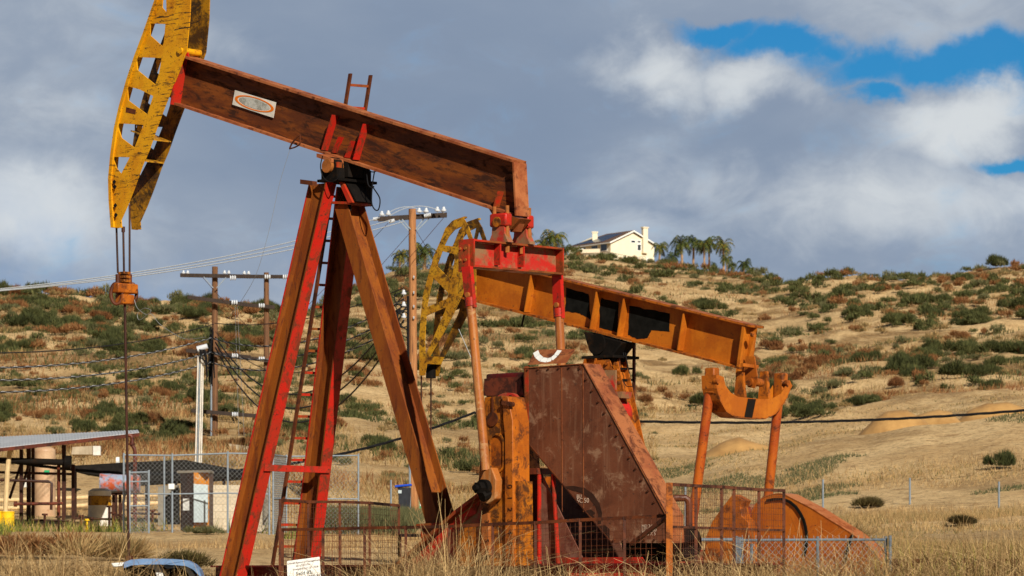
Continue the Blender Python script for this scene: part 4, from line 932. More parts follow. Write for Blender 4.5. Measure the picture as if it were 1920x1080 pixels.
# sign
SG = thing('sign', 'white weathered sign with faded writing in the grass by the red legs', 'sign', (*W(571, 1100, 51)[:2], -.4))
c = [W(538, 1052, 51), W(599, 1044, 51), W(603, 1100, 51), W(539, 1104, 51)]
board = MB().poly(c, (0, .015, 0)).build('board', M['white'], SG, bevel=.003)
rt_ = (c[1]-c[0]).normalized(); up_ = Vector((-rt_.z, 0, rt_.x))
for s, a, b, sz, m_ in [('Oilwell Resource Management', 569.5, 1054.8, .036, 'ink'), ('661-758-5701', 569, 1060.8, .036, 'ink'), ('Emergency 661-257-2828', 573, 1066.5, .034, 'ink'), ('Sadd #2', 570, 1077, .066, 'ink_dark'), ('SECTION 04 T3N R17W', 576, 1084, .05, 'ink_dark')]:
    text_part(s, 'lettering', M[m_], board, W(a, b, 51)+Vector((0, -.003, 0)), rt_, up_, sz, .003, 'CENTER')
MB().stick(W(548, 1055, 51.1), W(549, 1140, 51.1), .05).stick(W(594, 1050, 51.1), W(595, 1140, 51.1), .05).build('stake', M['rust_pipe'], SG)
# blue and white curved housing low in the grass
WH = thing('steel_housing', 'blue and white curved steel housing half hidden in dry grass at the bottom left', 'housing', (*W(310, 1090, 45)[:2], -.4))
arcp = [(236, 1060), (250, 1055), (270, 1053.5), (300, 1053), (330, 1054), (352, 1056), (366, 1063), (376, 1073), (382, 1090)]
m = MB(); P = [W(a, b, 45) for a, b in arcp]
for p, q in zip(P, P[1:]): m.bar(p, q, Vector((0, 0, .035)), Y1*.25)
m.build('rim', M['blue'], WH)
for (L_, mm) in (([(268, 1056), (296, 1058), (304, 1070), (308, 1090), (296, 1090), (290, 1068), (272, 1064)], 'white'), ([(336, 1057), (352, 1060), (366, 1078), (372, 1095), (360, 1095), (352, 1074), (338, 1064)], 'white'), ([(300, 1057), (334, 1057), (336, 1064), (312, 1066)], 'blue')):
    MB().poly([W(a, b, 44.9) for a, b in L_], (0, .3, 0)).build('frame', M[mm], WH, bevel=.01)
MB().poly([W(a, b, 45.2) for a, b in [(232, 1062), (366, 1062), (378, 1095), (232, 1095)]], (0, .4, 0)).build('panel', M['black'], WH)
MB().poly([W(a, b, 44.8) for a, b in [(208, 1056), (238, 1054), (244, 1060), (212, 1063)]], (0, .3, 0)).build('cap', M['white'], WH, bevel=.01)

# ============================================================ utility poles and lines
def insulator(mb, p, s=1.):
    mb.cyl(p, p+Vector((0, 0, .09*s)), .02*s, n=6); mb.cyl(p+Vector((0, 0, .07*s)), p+Vector((0, 0, .13*s)), .11*s, .12*s, n=12); mb.cyl(p+Vector((0, 0, .13*s)), p+Vector((0, 0, .2*s)), .12*s, .06*s, n=12); mb.cyl(p+Vector((0, 0, .2*s)), p+Vector((0, 0, .27*s)), .07*s, .05*s, n=10)
DA = 132
PA = thing('utility_pole', 'thick brown wooden utility pole right of the tail leg, with one tilted crossarm', 'utility pole', onground(776, DA), group='wooden utility poles')
b = onground(776, DA); b.z -= .5
MB().cyl(b, W(773, 392, DA), .165, .13, n=18).build('pole', M['pole'], PA)
q0, q1 = W(709, 411, DA-.4), W(838, 403, DA+.6)
X_ = MB().bar(q0, q1, Z1*.085, Y1*.06).build('crossarm', M['crossarm'], PA)
for px, py in [(716, 408), (728, 407), (786, 402), (799, 402), (820, 400), (832, 400)]:
    i_ = MB(); insulator(i_, W(px, py-1, DA), .78); i_.build('insulator', M['porcelain'], PA)
m = MB()
for a, b_ in (((748, 412), (766, 432)), ((806, 408), (782, 432)), ((754, 411), (770, 430)), ((796, 408), (780, 430))): m.stick(W(*a, DA-.15), W(*b_, DA-.15), .035)
m.build('crossarm_brace', M['galv'], PA)
for (a, b_) in (((700, 411), (709, 410)), ((729, 416), (740, 413)), ((795, 405), (808, 402))):
    m = MB(); p, q = W(*a, DA-.3), W(*b_, DA-.3)
    for k in range(5): c_ = lerp(p, q, (k+.5)/5); dd = (q-p).normalized(); m.cyl(c_-dd*.02, c_+dd*.02, .065, n=10)
    m.build('strain_insulator', M['porcelain'], PA)
MB().tube([W(768, 680, DA-.3), W(768.5, 930, DA-.3), W(768, 965, DA-.3), W(762, 985, DA-.3), W(760, 1010, DA-.3)], .04, 8).build('conduit', M['galv'], PA)
MB().tube([W(765, 555, DA-.25), W(765, 690, DA-.25)], .05, 6).build('riser_cable', M['cable'], PA)
for py in (520, 549, 575, 596):
    MB().cyl(W(775, py, DA-.2), W(777, py, DA-.2), .06, n=8).build('step_bolt', M['cable_light'], PA)
m = MB()
for py in (551, 573, 595):
    insulator(m, W(757, py+4, DA-.3), .8)
m.build('insulator', M['porcelain'], PA)
random.seed(5)
for k in range(7):
    y0, y1 = random.uniform(545, 600), random.uniform(560, 640); xx = random.uniform(738, 748)
    curve([W(765, y0, DA-.3), W(xx, y0+random.uniform(-10, 10), DA-.4), W(xx+4, (y0+y1)/2+8, DA-.4), W(764, y1, DA-.3)], .022, 'loop_wire', M['cable'], PA, n=5)
DB = 170
PB = thing('utility_pole', 'brown wooden utility pole with several crossarms left of the red leg', 'utility pole', onground(402, DB), group='wooden utility poles')
b = onground(402, DB); b.z = min(b.z, W(402, 905, DB).z)-.4; MB().cyl(b, W(403, 500, DB), .16, .13, n=16).build('pole', M['pole_dark'], PB)
PC = thing('utility_pole', 'thinner wooden utility pole close behind the left red leg', 'utility pole', onground(500, 178), group='wooden utility poles')
b = onground(500, 178); MB().cyl(b-Z1*.4, W(499.5, 511, 178), .15, .12, n=16).build('pole', M['pole_dark'], PC)
def arm(parent, a, b_, D0, D1, h=.085): return MB().bar(W(*a, D0), W(*b_, D1), Z1*h, Y1*.07).build('crossarm', M['crossarm'], parent)
arm(PB, (338, 516), (470, 518.5), DB-.3, DB-.3); arm(PC, (470, 518.5), (542, 519), 177.7, 177.7)
arm(PB, (352, 557), (460, 571), DB-.5, DB-.5); arm(PC, (455, 571), (515, 576), 177.7, 177.7)
arm(PB, (349, 657), (470, 670), DB-.5, DB-.5); arm(PC, (455, 670), (510, 677), 177.7, 177.7)
arm(PB, (359, 770), (482, 780), DB-.5, DB-.5)
def insset(parent, L_, D_, s=1.):
    for px, py in L_:
        i_ = MB(); insulator(i_, W(px, py, D_), s); i_.build('insulator', M['porcelain'], parent)
insset(PB, [(344, 515), (352, 515), (421, 515), (429, 515), (458, 516), (466, 516)], DB-.3, .7)
def disk(parent, L_, D_, r):
    for px, py in L_:
        c = W(px, py, D_); d_ = MB()
        for k in (-1, 0, 1): d_.cyl(c+Vector((k*.1-.03, 0, 0)), c+Vector((k*.1+.03, 0, 0)), r, r*.7, n=14)
        d_.build('insulator', M['porcelain'], parent)
disk(PB, [(437, 521), (440, 567), (441, 667), (441, 777)], DB-.8, .12); disk(PC, [(502, 519), (536, 519), (491, 573), (491, 673)], 177, .12)
m = MB()
for a, b_ in (((382, 519), (400, 540)), ((424, 520), (406, 540))): m.stick(W(*a, DB-.4), W(*b_, DB-.4), .04)
m.build('crossarm_brace', M['galv'], PB)
m = MB(); 
for k in range(9):
    x0 = 397+random.uniform(-3, 3); m.tube([W(x0, 612+k*3, DB-.5), W(x0-2+random.uniform(-3, 3), 650, DB-.6), W(x0+random.uniform(-3, 3), 700+k*3, DB-.6)], .03, 5)
m.build('cable_bundle', M['cable'], PB)
MB().tube([W(396, 690, DB-.3), W(396, 900, DB-.3)], .045, 8).build('conduit', M['galv'], PB)
CD = thing('conduit_riser', 'group of white vertical conduits with a rounded white cap, left of the wooden pole', 'conduits', onground(372, 140))
for k in range(4):
    MB().cyl(W(366+k*3.6, 890, 140), W(371.5+k*3.2, 668, 140), .027, n=10).build('conduit', M['white_dirty' if k != 1 else 'galv'], CD)
m = MB(); m.cyl(W(370, 655, 140), W(389, 649, 140), .12, .1, n=14); m.build('weather_cap', M['porcelain'], CD)
m = MB()
for k in range(6): m.tube([W(374+k*2, 655, 139.8), W(377+k*2.2+random.uniform(-2, 2), 672, 139.8), W(390+random.uniform(-3, 4), 680+k*7, 139.8)], .02, 5)
m.build('lead_wire', M['cable'], CD)

def catenary(p, q, sag, n=60): return [lerp(p, q, i/n)-Z1*sag*4*(i/n)*(1-i/n) for i in range(n+1)]
def line(label, p, q, sag, r=.02, mat='cable', twist=False, cat='cable', n=60, name='overhead_cable', group=None, nm3='cable_light'):
    P = catenary(p, q, sag, n if not twist else 220)
    if not twist: return MB().tube(P, r, 5).build(name, M[mat], None, label, cat, group)
    o = thing(name, label, cat, P[0], group=group); T_ = len(P)
    for k, (mm, nm) in enumerate((('cable', 'phase_strand'), ('cable', 'phase_strand'), (nm3, 'neutral_strand'))):
        ln = 0; Q_ = []
        for i, c_ in enumerate(P):
            if i: ln += (P[i]-P[i-1]).length
            a = ln*2*math.pi/twist+k*2*math.pi/3; Q_.append(c_+Vector((0, math.cos(a)*r*.9, math.sin(a)*r*.9)))
        MB().tube(Q_, r*.85, 5).build(nm, M[mm], o)
    return o
line('highest of the black cables over the left hillside, thin and plain', W(-60, 662, 120), W(400, 608, DB-1), .35, .022)
for k, (y0, y1, y2) in enumerate([(686, 634, 571), (709, 661, 592), (732, 680, 614)]):
    nm = ['upper', 'middle', 'lower'][k]
    line(f'{nm} of the three twisted black and silver cables over the left hillside', W(-60, y0+4, 120), W(395, y1, DB-1), .35, .022, twist=2.0, group='twisted cables over the hillside')
    line(f'{nm} of the three twisted cables between the wooden poles, behind the red legs', W(397, y1, DB-1), W(757, y2-10, DA-.3), .9, .022, twist=2.0, group='twisted cables between the poles')
line('thin black cable between the wooden poles above the twisted ones', W(403, 606, DB-1), W(757, 540, DA-.3), .5, .02)
for k, (y0, sg) in enumerate([(612, 2.3), (622, 2.9), (632, 3.2), (642, 3.5)]):
    line(['topmost', 'second', 'third', 'lowest'][k]+' of the slack black cables drooping between the wooden poles', W(404, y0+10, DB-.8), W(757, 552+k*16, DA-.3), sg, 0.034 if k else .018, group='slack cables drooping between the poles')
line('long black cable crossing low behind both pump jacks', W(-60, 851, 105), W(890, 773, 118), 1.15, .027, twist=2.2, nm3='cable')
line('long black cable over the sandy slope at the right', W(890, 774, 118), W(2020, 760, 118), .42, .027, twist=2.2, nm3='cable')
for k, (y0, y1) in enumerate([(543, 408), (545, 412), (546, 416)]):
    line(['highest', 'middle', 'lowest'][k]+' of the three white wires rising to the crossarm of the thick pole', W(-60, y0+4, 100), W(712+k*22, y1, DA-.4), .35, .016, 'cable_light', group='white wires rising to the pole')
for (a, b_, s) in [((718, 407), (799, 401), -.12), ((729, 406), (832, 399), -.2)]:
    line('pale jumper wire looping over the insulators from the %s one' % ('first' if a[0] == 718 else 'second'), W(*a, DA), W(*b_, DA), -.3, .012, 'cable_light')
for (a, b_, lab) in [((769, 436), (640, 580), 'grey guy wire falling left from the thick pole'), ((780, 432), (860, 560), 'pale guy wire falling right from the thick pole'), ((728, 418), (560, 590), 'grey guy wire from the left end of the crossarm'), ((832, 408), (700, 560), 'grey guy wire from the right end of the crossarm'), ((380, 520), (470, 620), 'thin guy wire from the crossarm of the left pole')]:
    line(lab, W(*a, DA-.3), W(*b_, DA-3), .02, .009, 'rod', cat='guy wire', name='guy_wire')
for (x0, x1) in ((437, 448), (441, 458)):
    line('thin pale wire hanging straight down the %s of the stacked crossarms' % ('left' if x0 == 437 else 'right'), W(x0+4, 575, DB-1), W(x1, 820, DB-1), .0, .009, 'wire')
line('thin white string hanging right of the worn yellow horse head', W(860, 617, 71), W(884, 672, 71), 0, .006, 'cable_light', cat='string', name='string')

# ============================================================ facility at the left
DS = 108
SH = thing('shed', 'open shed with a sloping grey sheet roof on dark posts at the left edge', 'shed', onground(60, DS))
r0, r1, r2, r3 = W(-60, 846, 105), W(261, 811, 105), W(258, 806.5, 111), W(-60, 822, 111)
m = MB(); nn_ = 110
for i in range(nn_):
    f0, f1 = i/nn_, (i+1)/nn_; h = Z1*(.012 if i % 2 else 0)
    m.poly([lerp(r0, r1, f0)+h, lerp(r0, r1, f1)+h, lerp(r3, r2, f1)+h, lerp(r3, r2, f0)+h], (0, 0, -.02))
m.build('roof', M['sheet'], SH)
MB().bar(r0-Z1*.06, r1-Z1*.06, Z1*.05, Y1*.04).build('fascia', M['rust_red'], SH)
for px, D_, w in ((40, 106, .1), (54, 109, .12), (62, 110, .09), (120, 106, .11), (137.5, 107, .1), (-12, 106, .1)):
    zt_r = lerp(r0, r1, (px+60)/321).z-.08 if px != 137.5 else W(137, 871, 107).z
    g_ = onground(px, D_); MB().stick(g_-Z1*.2, Vector((g_.x, g_.y, zt_r+(.0 if D_ < 108 else .2))), w).build('post', M['rod'], SH)
m = MB()
for a, b_ in (((-20, 885), (135, 889)), ((40, 920), (54, 870)), ((18, 935), (40, 868))): m.stick(W(*a, 107), W(*b_, 107), .07)
m.build('brace', M['rod'], SH)
PL = thing('pipework', 'dark horizontal pipe with a round end flange under the shed roof', 'pipes', onground(60, 105.5))
m = MB(); m.cyl(W(-40, 862, 105.5), W(124, 867, 105.5), .09, n=14); m.cyl(W(122, 867, 105.5), W(133, 867.5, 105.5), .2, n=20); m.build('header_pipe', M['grease'], PL)
MB().tube([W(0, 900, 105.5), W(92, 903, 105.5), W(97, 906, 105.5), W(96, 956, 105.5)], .04, 8).build('bent_pipe', M['rod'], PL)
m = MB(); m.cyl(W(27, 945, 105.5), W(118, 944, 105.5), .045, n=10); m.cyl(W(26, 945, 105.5), W(32, 945, 105.5), .08, n=12); m.build('low_pipe', M['rust_red'], PL)
MB().tube([W(22, 842, 105.4), W(18, 848, 105.4), W(14, 880, 105.4), W(10, 960, 105.4), W(9, 1000, 105.4)], .07, 8).build('riser', M['pipe_beige'], PL)
MB().cyl(W(110, 868, 106), W(110, 975, 106), .05, n=8).build('standpipe', M['rust_red'], PL)
TK = thing('vertical_tank', 'tall tan cylindrical tank with a rounded top behind the shed posts', 'tank', onground(84, 120))
m = MB(); b = onground(84, 120); rr = .345; tz_ = W(84, 846, 120).z
m.cyl(b-Z1*.2, Vector((b.x, b.y, tz_)), rr, n=32)
for k in range(6):
    a0, a1_ = k*math.pi/12, (k+1)*math.pi/12; m.cyl(Vector((b.x, b.y, tz_+.16*math.sin(a0))), Vector((b.x, b.y, tz_+.16*math.sin(a1_))), rr*math.cos(a0), max(.01, rr*math.cos(a1_)), n=32, caps=False)
m.build('shell', M['tan'], TK)
MB().box(W(88, 884, 119.6), (.16, .1, .08)).build('valve', M['green'], TK)
for px, lab in ((14, 'yellow plastic barrel under the shed, the one whole in view'), (-8, 'yellow plastic barrel cut off by the left edge of the photo')):
    g_ = onground(px, 102); o = thing('barrel', lab, 'barrel', g_, group='yellow barrels under the shed'); h = .55
    m = MB(); m.cyl(g_, g_+Z1*h, .19, n=24)
    for z in (.02, h*.36, h*.66, h-.02): m.cyl(g_+Z1*(z-.012), g_+Z1*(z+.012), .2, n=24)
    m.build('drum', M['yellow_plastic'], o)
WT_ = thing('water_tank', 'low white and yellow stained plastic tank with a domed top', 'tank', onground(187, 110))
b = onground(187, 110); h = W(187, 921, 110).z; m = MB(); m.cyl(b, Vector((b.x, b.y, h)), .34, n=28); m.cyl(Vector((b.x, b.y, h)), Vector((b.x, b.y, h+.08)), .34, .2, n=28); m.build('shell', M['white_dirty'], WT_)
MB().cyl(Vector((b.x, b.y, h-.42)), Vector((b.x, b.y, h-.14)), .346, n=28, caps=False).build('stain_band', M['yellow_worn'], WT_)
for k, (py) in enumerate((936, 951)):
    p, q = W(-60, py+4, 125), W(430, py-12, 128); MB().cyl(p, q, .07, n=10).build('pipeline', M['pipe_beige'], None, ['upper', 'lower'][k]+' of the two long beige pipelines behind the shed', 'pipeline', 'beige pipelines on the slope')
CN = thing('canopy', 'long low canopy covered in black shade cloth behind the fence', 'canopy', onground(290, 120))
m = MB().poly([W(138, 873, 116), W(232, 867, 116), W(345, 862, 116), W(445, 880, 116), W(445, 893, 116), W(345, 898, 116), W(232, 905, 116), W(195, 893, 116), W(138, 884, 116)], (0, 4, 0)); m.build('cloth', M['tarp'], CN)
for px in (141, 213, 225, 275, 330, 420):
    g_ = onground(px, 117); MB().stick(g_, Vector((g_.x, g_.y, W(px, 885, 117).z)), .09).build('post', M['rod'], CN)
HT = thing('horizontal_tank', 'small rusty orange and pale blue tank on a dark stand under the canopy', 'tank', onground(210, 114))
M['tank_mix'] = metal('tank_mix', srgb(200, 92, 50), srgb(150, 168, 190), rust=srgb(60, 50, 50), amt=.3, scale=1.5)
MB().cyl(W(188, 906, 114), W(262, 906, 114), .3, n=24).build('shell', M['tank_mix'], HT)
m = MB()
for a, b_ in (((192, 925), (205, 975)), ((205, 925), (190, 975)), ((218, 925), (218, 978)), ((235, 925), (222, 978)), ((192, 926), (240, 926))): m.stick(W(*a, 114), W(*b_, 114), .07)
m.build('stand', M['rod'], HT)
VP = thing('vent_pipe', 'rusty bent vent pipe with a flange at the right end of the shed roof', 'pipe', onground(253, 104))
g_ = onground(253, 104); m = MB(); m.tube([W(241, 816, 104), W(246, 817, 104), W(248, 822, 104), W(247, 834, 104), W(252, 841, 104), W(253, 848, 104), Vector((g_.x, g_.y, g_.z))], .055, 10); m.cyl(W(247, 831, 104), W(247, 834, 104), .1, n=12); m.build('pipe', M['rust_red'], VP)
CB = thing('electrical_cabinet', 'tall rusty brown cabinet with an orange front and a grey metal box', 'cabinet', onground(362, 99))
zb_, zc = gz(362, 99)-.1, W(362, 886, 99).z
xa, xb, xc = W(333, 900, 99).x, W(363, 900, 99).x, W(392, 900, 99).x
MB().poly([Vector((xa, 99.9, zb_)), Vector((xb, 99, zb_)), Vector((xc-.02, 99.3, zb_)), Vector((xc, 100.4, zb_)), Vector((xa+.3, 100.8, zb_))], (0, 0, zc-zb_)).build('body', M['cab_rust'], CB)
MB().poly([Vector((xb+.005, 98.985, zb_)), Vector((xc-.02, 99.28, zb_)), Vector((xc-.02, 99.28, zc)), Vector((xb+.005, 98.985, zc))], (0, -.02, 0)).build('front', M['cab_orange'], CB)
MB().poly([W(364, 980, 98.95), W(390.5, 980, 99.15), W(390.5, 909, 99.15), W(364, 908, 98.95)], (0, -.16, 0)).build('meter_box', M['cab_grey'], CB, bevel=.01)
MB().bar(Vector((xa-.05, 99.9, zc+.03)), Vector((xc+.05, 99.4, zc+.03)), Z1*.03, Y1*.55).build('cap', M['concrete_grey'], CB)
MB().poly([W(343, 957, 98.9), W(355, 957, 98.8), W(355, 935, 98.8), W(343, 935, 98.9)], (0, -.01, 0)).build('notice', M['white'], CB)
MB().poly([W(316, 917, 96.9), W(327, 917, 96.9), W(327, 907, 96.9), W(316, 907, 96.9)], (0, -.01, 0)).build('notice', M['white'], None, 'small white square notice hung on the chain link fence', 'notice')
zb_ = gz(440, 103)-.2
BW = MB().poly([W(393, 1000, 103), W(497, 1000, 103), W(497, 910, 103), W(393, 909, 103)], (0, 1.2, 0)); 
BW.build('block_wall', M['block'], None, 'pale concrete block wall between the cabinet and the red leg', 'wall')
MB().poly([W(296, 985, 103), W(306, 985, 103), W(306, 935, 103), W(333, 912, 103), W(333, 909, 103), W(296, 912, 103)], (0, .5, 0)).build('concrete_pier', M['concrete_grey'], None, 'grey concrete pier left of the rusty cabinet', 'pier')
MB().poly([W(306, 983, 103.3), W(334, 983, 103.3), W(334, 914, 103.3), W(306, 937, 103.3)], (0, .5, 0)).build('dark_panel', M['tarp'], None, 'dark sloping panel between the grey pier and the cabinet', 'panel')
MB().poly([W(134, 852, 132), W(173, 852, 132), W(173, 836, 132), W(136, 838, 132)], (0, 1.2, 0)).build('concrete_block', M['concrete'], None, 'small pale concrete block on the slope above the canopy', 'concrete block')
MB().cyl(W(218, 864, 118), W(224, 864, 118), .12, n=12).build('vent_cap', M['white'], CN)
m = MB(); m.cyl(W(499, 985, 101), W(499, 915, 101), .1, n=12); m.build('post_sleeve', M['concrete_grey'], None, 'short grey concrete post at the right end of the block wall', 'post')
MF = thing('manifold', 'cluster of short dark pipes and valves in the weeds below the canopy', 'pipes', onground(190, 100))
for (px, h_, mt_) in ((152, 968, 'rust_red'), (163, 975, 'yellow_plastic'), (171, 972, 'rod'), (205, 950, 'rod'), (212, 962, 'rust_pipe'), (226, 966, 'rod'), (286, 958, 'rust_pipe'), (110, 970, 'rod'), (84, 965, 'rust_pipe')):
    g_ = onground(px, 100); t_ = W(px, h_, 100); m = MB(); m.cyl(g_-Z1*.1, t_, .035, n=8); m.cyl(t_-Z1*.02, t_+Z1*.03, .08, n=10); m.build('riser', M[mt_], MF)
for (x0_, x1_, y_) in ((140, 232, 972), (60, 130, 975), (245, 300, 962)): MB().cyl(W(x0_, y_, 100.3), W(x1_, y_+2, 100.3), .03, n=8).build('pipe_run', M['rod'], MF)
for (px, py, c_, lab) in ((182, 845, 'white_dirty', 'pale rectangular box on the slope just left of the canopy vent'), (52, 905, 'white_dirty', 'small pale box between the shed posts'), (475, 870, 'galv', 'small grey regulator box above the block wall')):
    c = W(px, py, 114); MB().box(c, (.22, .2, .28)).build('junction_box', M[c_], None, lab, 'box')
# concrete gutter on the slope
G_ = [(430, 836), (480, 830), (520, 826), (560, 821), (620, 822)]
m = MB()
for (a, b_), (c_, d_) in zip(G_, G_[1:]):
    D_ = 158; p, q = onground(a, D_), onground(c_, D_); m.bar(p+Z1*.1, q+Z1*.1, Z1*.12, Y1*.3)
m.build('gutter', M['concrete'], None, 'pale concrete gutter along the foot of the left hillside', 'gutter')
# bin and green sign
BN = thing('wheelie_bin', 'black wheelie bin with a bright blue lid beside the thick wooden pole', 'bin', onground(757, 124))
b0 = W(757, 955, 124)
x0, x1 = W(746, 900, 124).x, W(770, 900, 124).x
MB().poly([Vector((x0+.05, 124, W(0, 965, 124).z)), Vector((x1-.05, 124, W(0, 965, 124).z)), Vector((x1, 124, W(0, 914, 124).z)), Vector((x0, 124, W(0, 914, 124).z))], (0, .55, 0)).build('body', M['bin_black'], BN, bevel=.02)
MB().bar(Vector((x0-.1, 124.25, W(0, 912, 124).z)), Vector((x1+.03, 124.25, W(0, 909, 124).z)), Z1*.035, Y1*.34).build('lid', M['blue_lid'], BN, bevel=.015)
MB().poly([W(746.5, 925, 123.98), W(753, 925, 123.98), W(753, 919, 123.98), W(746.5, 919, 123.98)], (0, -.01, 0)).build('label', M['cab_grey'], BN)
gl_ = onground(762, 124); MB().cyl(Vector((x0+.1, 124.1, W(0, 966, 124).z)), Vector((x0+.1, 124.5, W(0, 966, 124).z)), .07, n=14).build('wheel', M['bin_black'], BN)
GS = thing('notice_board', 'white and green notice board between the thick pole and the tail leg', 'sign', onground(795, 124))
MB().poly([W(786.5, 953, 124), W(801, 953, 124), W(801, 921, 124), W(786.5, 921, 124)], (0, .03, 0)).build('border', M['green'], GS)
MB().poly([W(787.5, 949, 123.98), W(800, 949, 123.98), W(800, 922, 123.98), W(787.5, 922, 123.98)], (0, -.008, 0)).build('panel', M['white'], GS)
g_ = onground(799, 124.1); MB().stick(g_, W(799, 925, 124.1), .06).build('post', M['rod'], GS)

# ============================================================ dirt mounds
def mound(name, label, pts, D_, depth, base):
    """ridge line in the picture, built as a heap with depth"""
    P = [W(a_, b_-7, D_) for a_, b_ in pts]; nx, ny = 40, 14; v = []; f = []
    xs = np.linspace(P[0].x, P[-1].x, nx); zr = np.interp(xs, [p.x for p in P], [p.z for p in P]); zb = (HZ-base)*D_/F-1.2
    for j in range(ny+1):
        t_ = j/ny*2-1
        for i in range(nx):
            k = (1-abs(t_)**1.5); xx = xs[i]; v.append((xx, D_+t_*depth, zb+(zr[i]-zb)*k+.06*mnoise.noise(Vector((xx*1.2, t_*4, D_)))))
    for j in range(ny):
        for i in range(nx-1): a = j*nx+i; f.append((a, a+1, a+nx+1, a+nx))
    m = MB(); m._a(v, f); m.build(name, M['mound'], None, label, 'dirt mound', 'dirt mounds behind the right bank', smooth=1.2)
mound('dirt_mound', 'broad ochre dirt mound with a long left slope on the right, behind the bank', [(1545, 862), (1600, 830), (1640, 793), (1662, 778), (1700, 775), (1722, 788), (1740, 800)], 168, 3.2, 840)
mound('dirt_mound', 'smaller ochre dirt mound to the right of the broad one', [(1690, 800), (1720, 785), (1760, 774), (1782, 778), (1800, 797)], 176, 3, 800)
mound('dirt_mound', 'flat topped ochre dirt mound at the right edge of the photo', [(1790, 800), (1815, 778), (1850, 762), (1890, 762), (1920, 770), (1990, 800)], 185, 3, 790)
mound('dirt_mound', 'low ochre dirt mound seen between the orange pitman arms', [(1310, 862), (1350, 838), (1385, 826), (1420, 838), (1450, 846), (1520, 850), (1560, 862)], 165, 3, 850)

# ============================================================ house and palms on the hill
DH = 800; ah = R(34)
base = W(1145, 497, DH); FH = Frame((base.x, base.y, 0), 0)
gx = Vector((math.cos(ah), math.sin(ah), 0)); fx = Vector((-math.sin(ah), math.cos(ah), 0))   # along gable wall (right, away), along facade (left, away)
HS = thing('house', 'large cream two storey house with white trim and a solar roof on the hilltop', 'house', base)
def col(px, along, o=base):                     # distance along a wall direction to reach picture column px
    k = (px-960)/F; return (k*o.y-o.x)/(along.x-k*along.y)
wg, wf = col(1226.5, gx), -0
fxl = Vector((-math.cos(R(90)-ah), math.sin(R(90)-ah), 0)); wl = col(1067, fxl)
zz = lambda py, D_: (HZ-py)*D_/F
zb_ = zz(505, DH); ze = zz(454.5, DH); zr = zz(433.5, DH+wg/2*gx.y)
Pt = lambda g, f, z: Vector((base.x, base.y, 0))+gx*g+fxl*f+Z1*z
walls = MB(); walls.poly([Pt(0, 0, zb_), Pt(wg, 0, zb_), Pt(wg, 0, ze), Pt(wg/2, 0, zr-.15), Pt(0, 0, ze)], fxl*wl); walls.build('wall', M['stucco'], HS)
ov = .55; rf = MB(); hipf = wl*.62
def slab(mb, pts, th=.18): mb.poly(pts, (0, 0, th))
slab(rf, [Pt(-ov, -ov, ze-.1), Pt(-ov, wl+ov, ze-.1), Pt(wg/2, hipf, zr), Pt(wg/2, -ov, zr)])
slab(rf, [Pt(wg+ov, -ov, ze-.1), Pt(wg+ov, wl+ov, ze-.1), Pt(wg/2, hipf, zr), Pt(wg/2, -ov, zr)])
slab(rf, [Pt(-ov, wl+ov, ze-.1), Pt(wg+ov, wl+ov, ze-.1), Pt(wg/2, hipf, zr)])
RF = rf.build('roof', M['roof'], HS)
s_ = lambda g, f: Pt(-ov+(wg/2+ov)*g, f, ze-.1+(zr-ze+.1)*g+.2)
MB().poly([s_(.12, wl*.22), s_(.12, wl*.92), s_(.62, wl*.62), s_(.86, wl*.50), s_(.80, wl*.12)], (0, 0, .08)).build('solar_panel', M['solar'], RF)
m = MB(); m.bar(Pt(-ov, -ov, ze-.1), Pt(wg/2, -ov, zr), Z1*.16, fxl*.06); m.bar(Pt(wg+ov, -ov, ze-.1), Pt(wg/2, -ov, zr), Z1*.16, fxl*.06); m.bar(Pt(-ov, -ov, ze-.1), Pt(-ov, wl+ov, ze-.1), Z1*.1, gx*.06); m.build('trim', M['white'], HS)
gc = col(1207, gx); m = MB(); m.bar(Pt(gc, -.35, zz(475, DH+5)), Pt(gc, -.35, zz(428, DH+5)), gx*.6, fxl*.35); m.bar(Pt(gc, -.35, zz(428, DH+5)), Pt(gc, -.35, zz(426, DH+5)), gx*.75, fxl*.5); m.build('chimney', M['stucco'], HS)
cpt = W(1115.5, 446, DH+9); m = MB(); m.bar(cpt-Z1*1, W(1115.5, 436, DH+9), X1*.55, Y1*.5); m.bar(W(1115.5, 437, DH+9), W(1115.5, 434.5, DH+9), X1*.68, Y1*.6); m.build('chimney', M['stucco'], HS)
def window(wall, px0, px1, py0, py1):
    al = gx if wall == 'g' else fxl; nrm = -fxl if wall == 'g' else -gx
    a, b_ = col(px0, al), col(px1, al); a, b_ = min(a, b_), max(a, b_); Dm = base.y+al.y*(a+b_)/2
    z1, z0 = zz(py0, Dm), zz(py1, Dm); o_ = Vector((base.x, base.y, 0))
    pts = [o_+al*a+Z1*z0, o_+al*b_+Z1*z0, o_+al*b_+Z1*z1, o_+al*a+Z1*z1]
    w = MB().poly(pts, nrm*.06).build('window', M['white'], HS)
    k = .2; pi2 = [o_+al*(a+k)+Z1*(z0+k)+nrm*.06, o_+al*(b_-k)+Z1*(z0+k)+nrm*.06, o_+al*(b_-k)+Z1*(z1-k)+nrm*.06, o_+al*(a+k)+Z1*(z1-k)+nrm*.06]
    MB().poly(pi2, nrm*.02).build('pane', M['glass'], w)
window('f', 1126, 1139, 456, 471.5); window('f', 1108.5, 1121.5, 459.5, 473); window('f', 1087, 1099, 463, 474); window('f', 1069.5, 1074.5, 465, 475)
window('g', 1182, 1192, 449.5, 456.5); window('g', 1194, 1202, 450, 456.5); window('g', 1194, 1202.5, 457, 471); window('g', 1189, 1197, 482, 496); window('g', 1212, 1218, 484, 496)
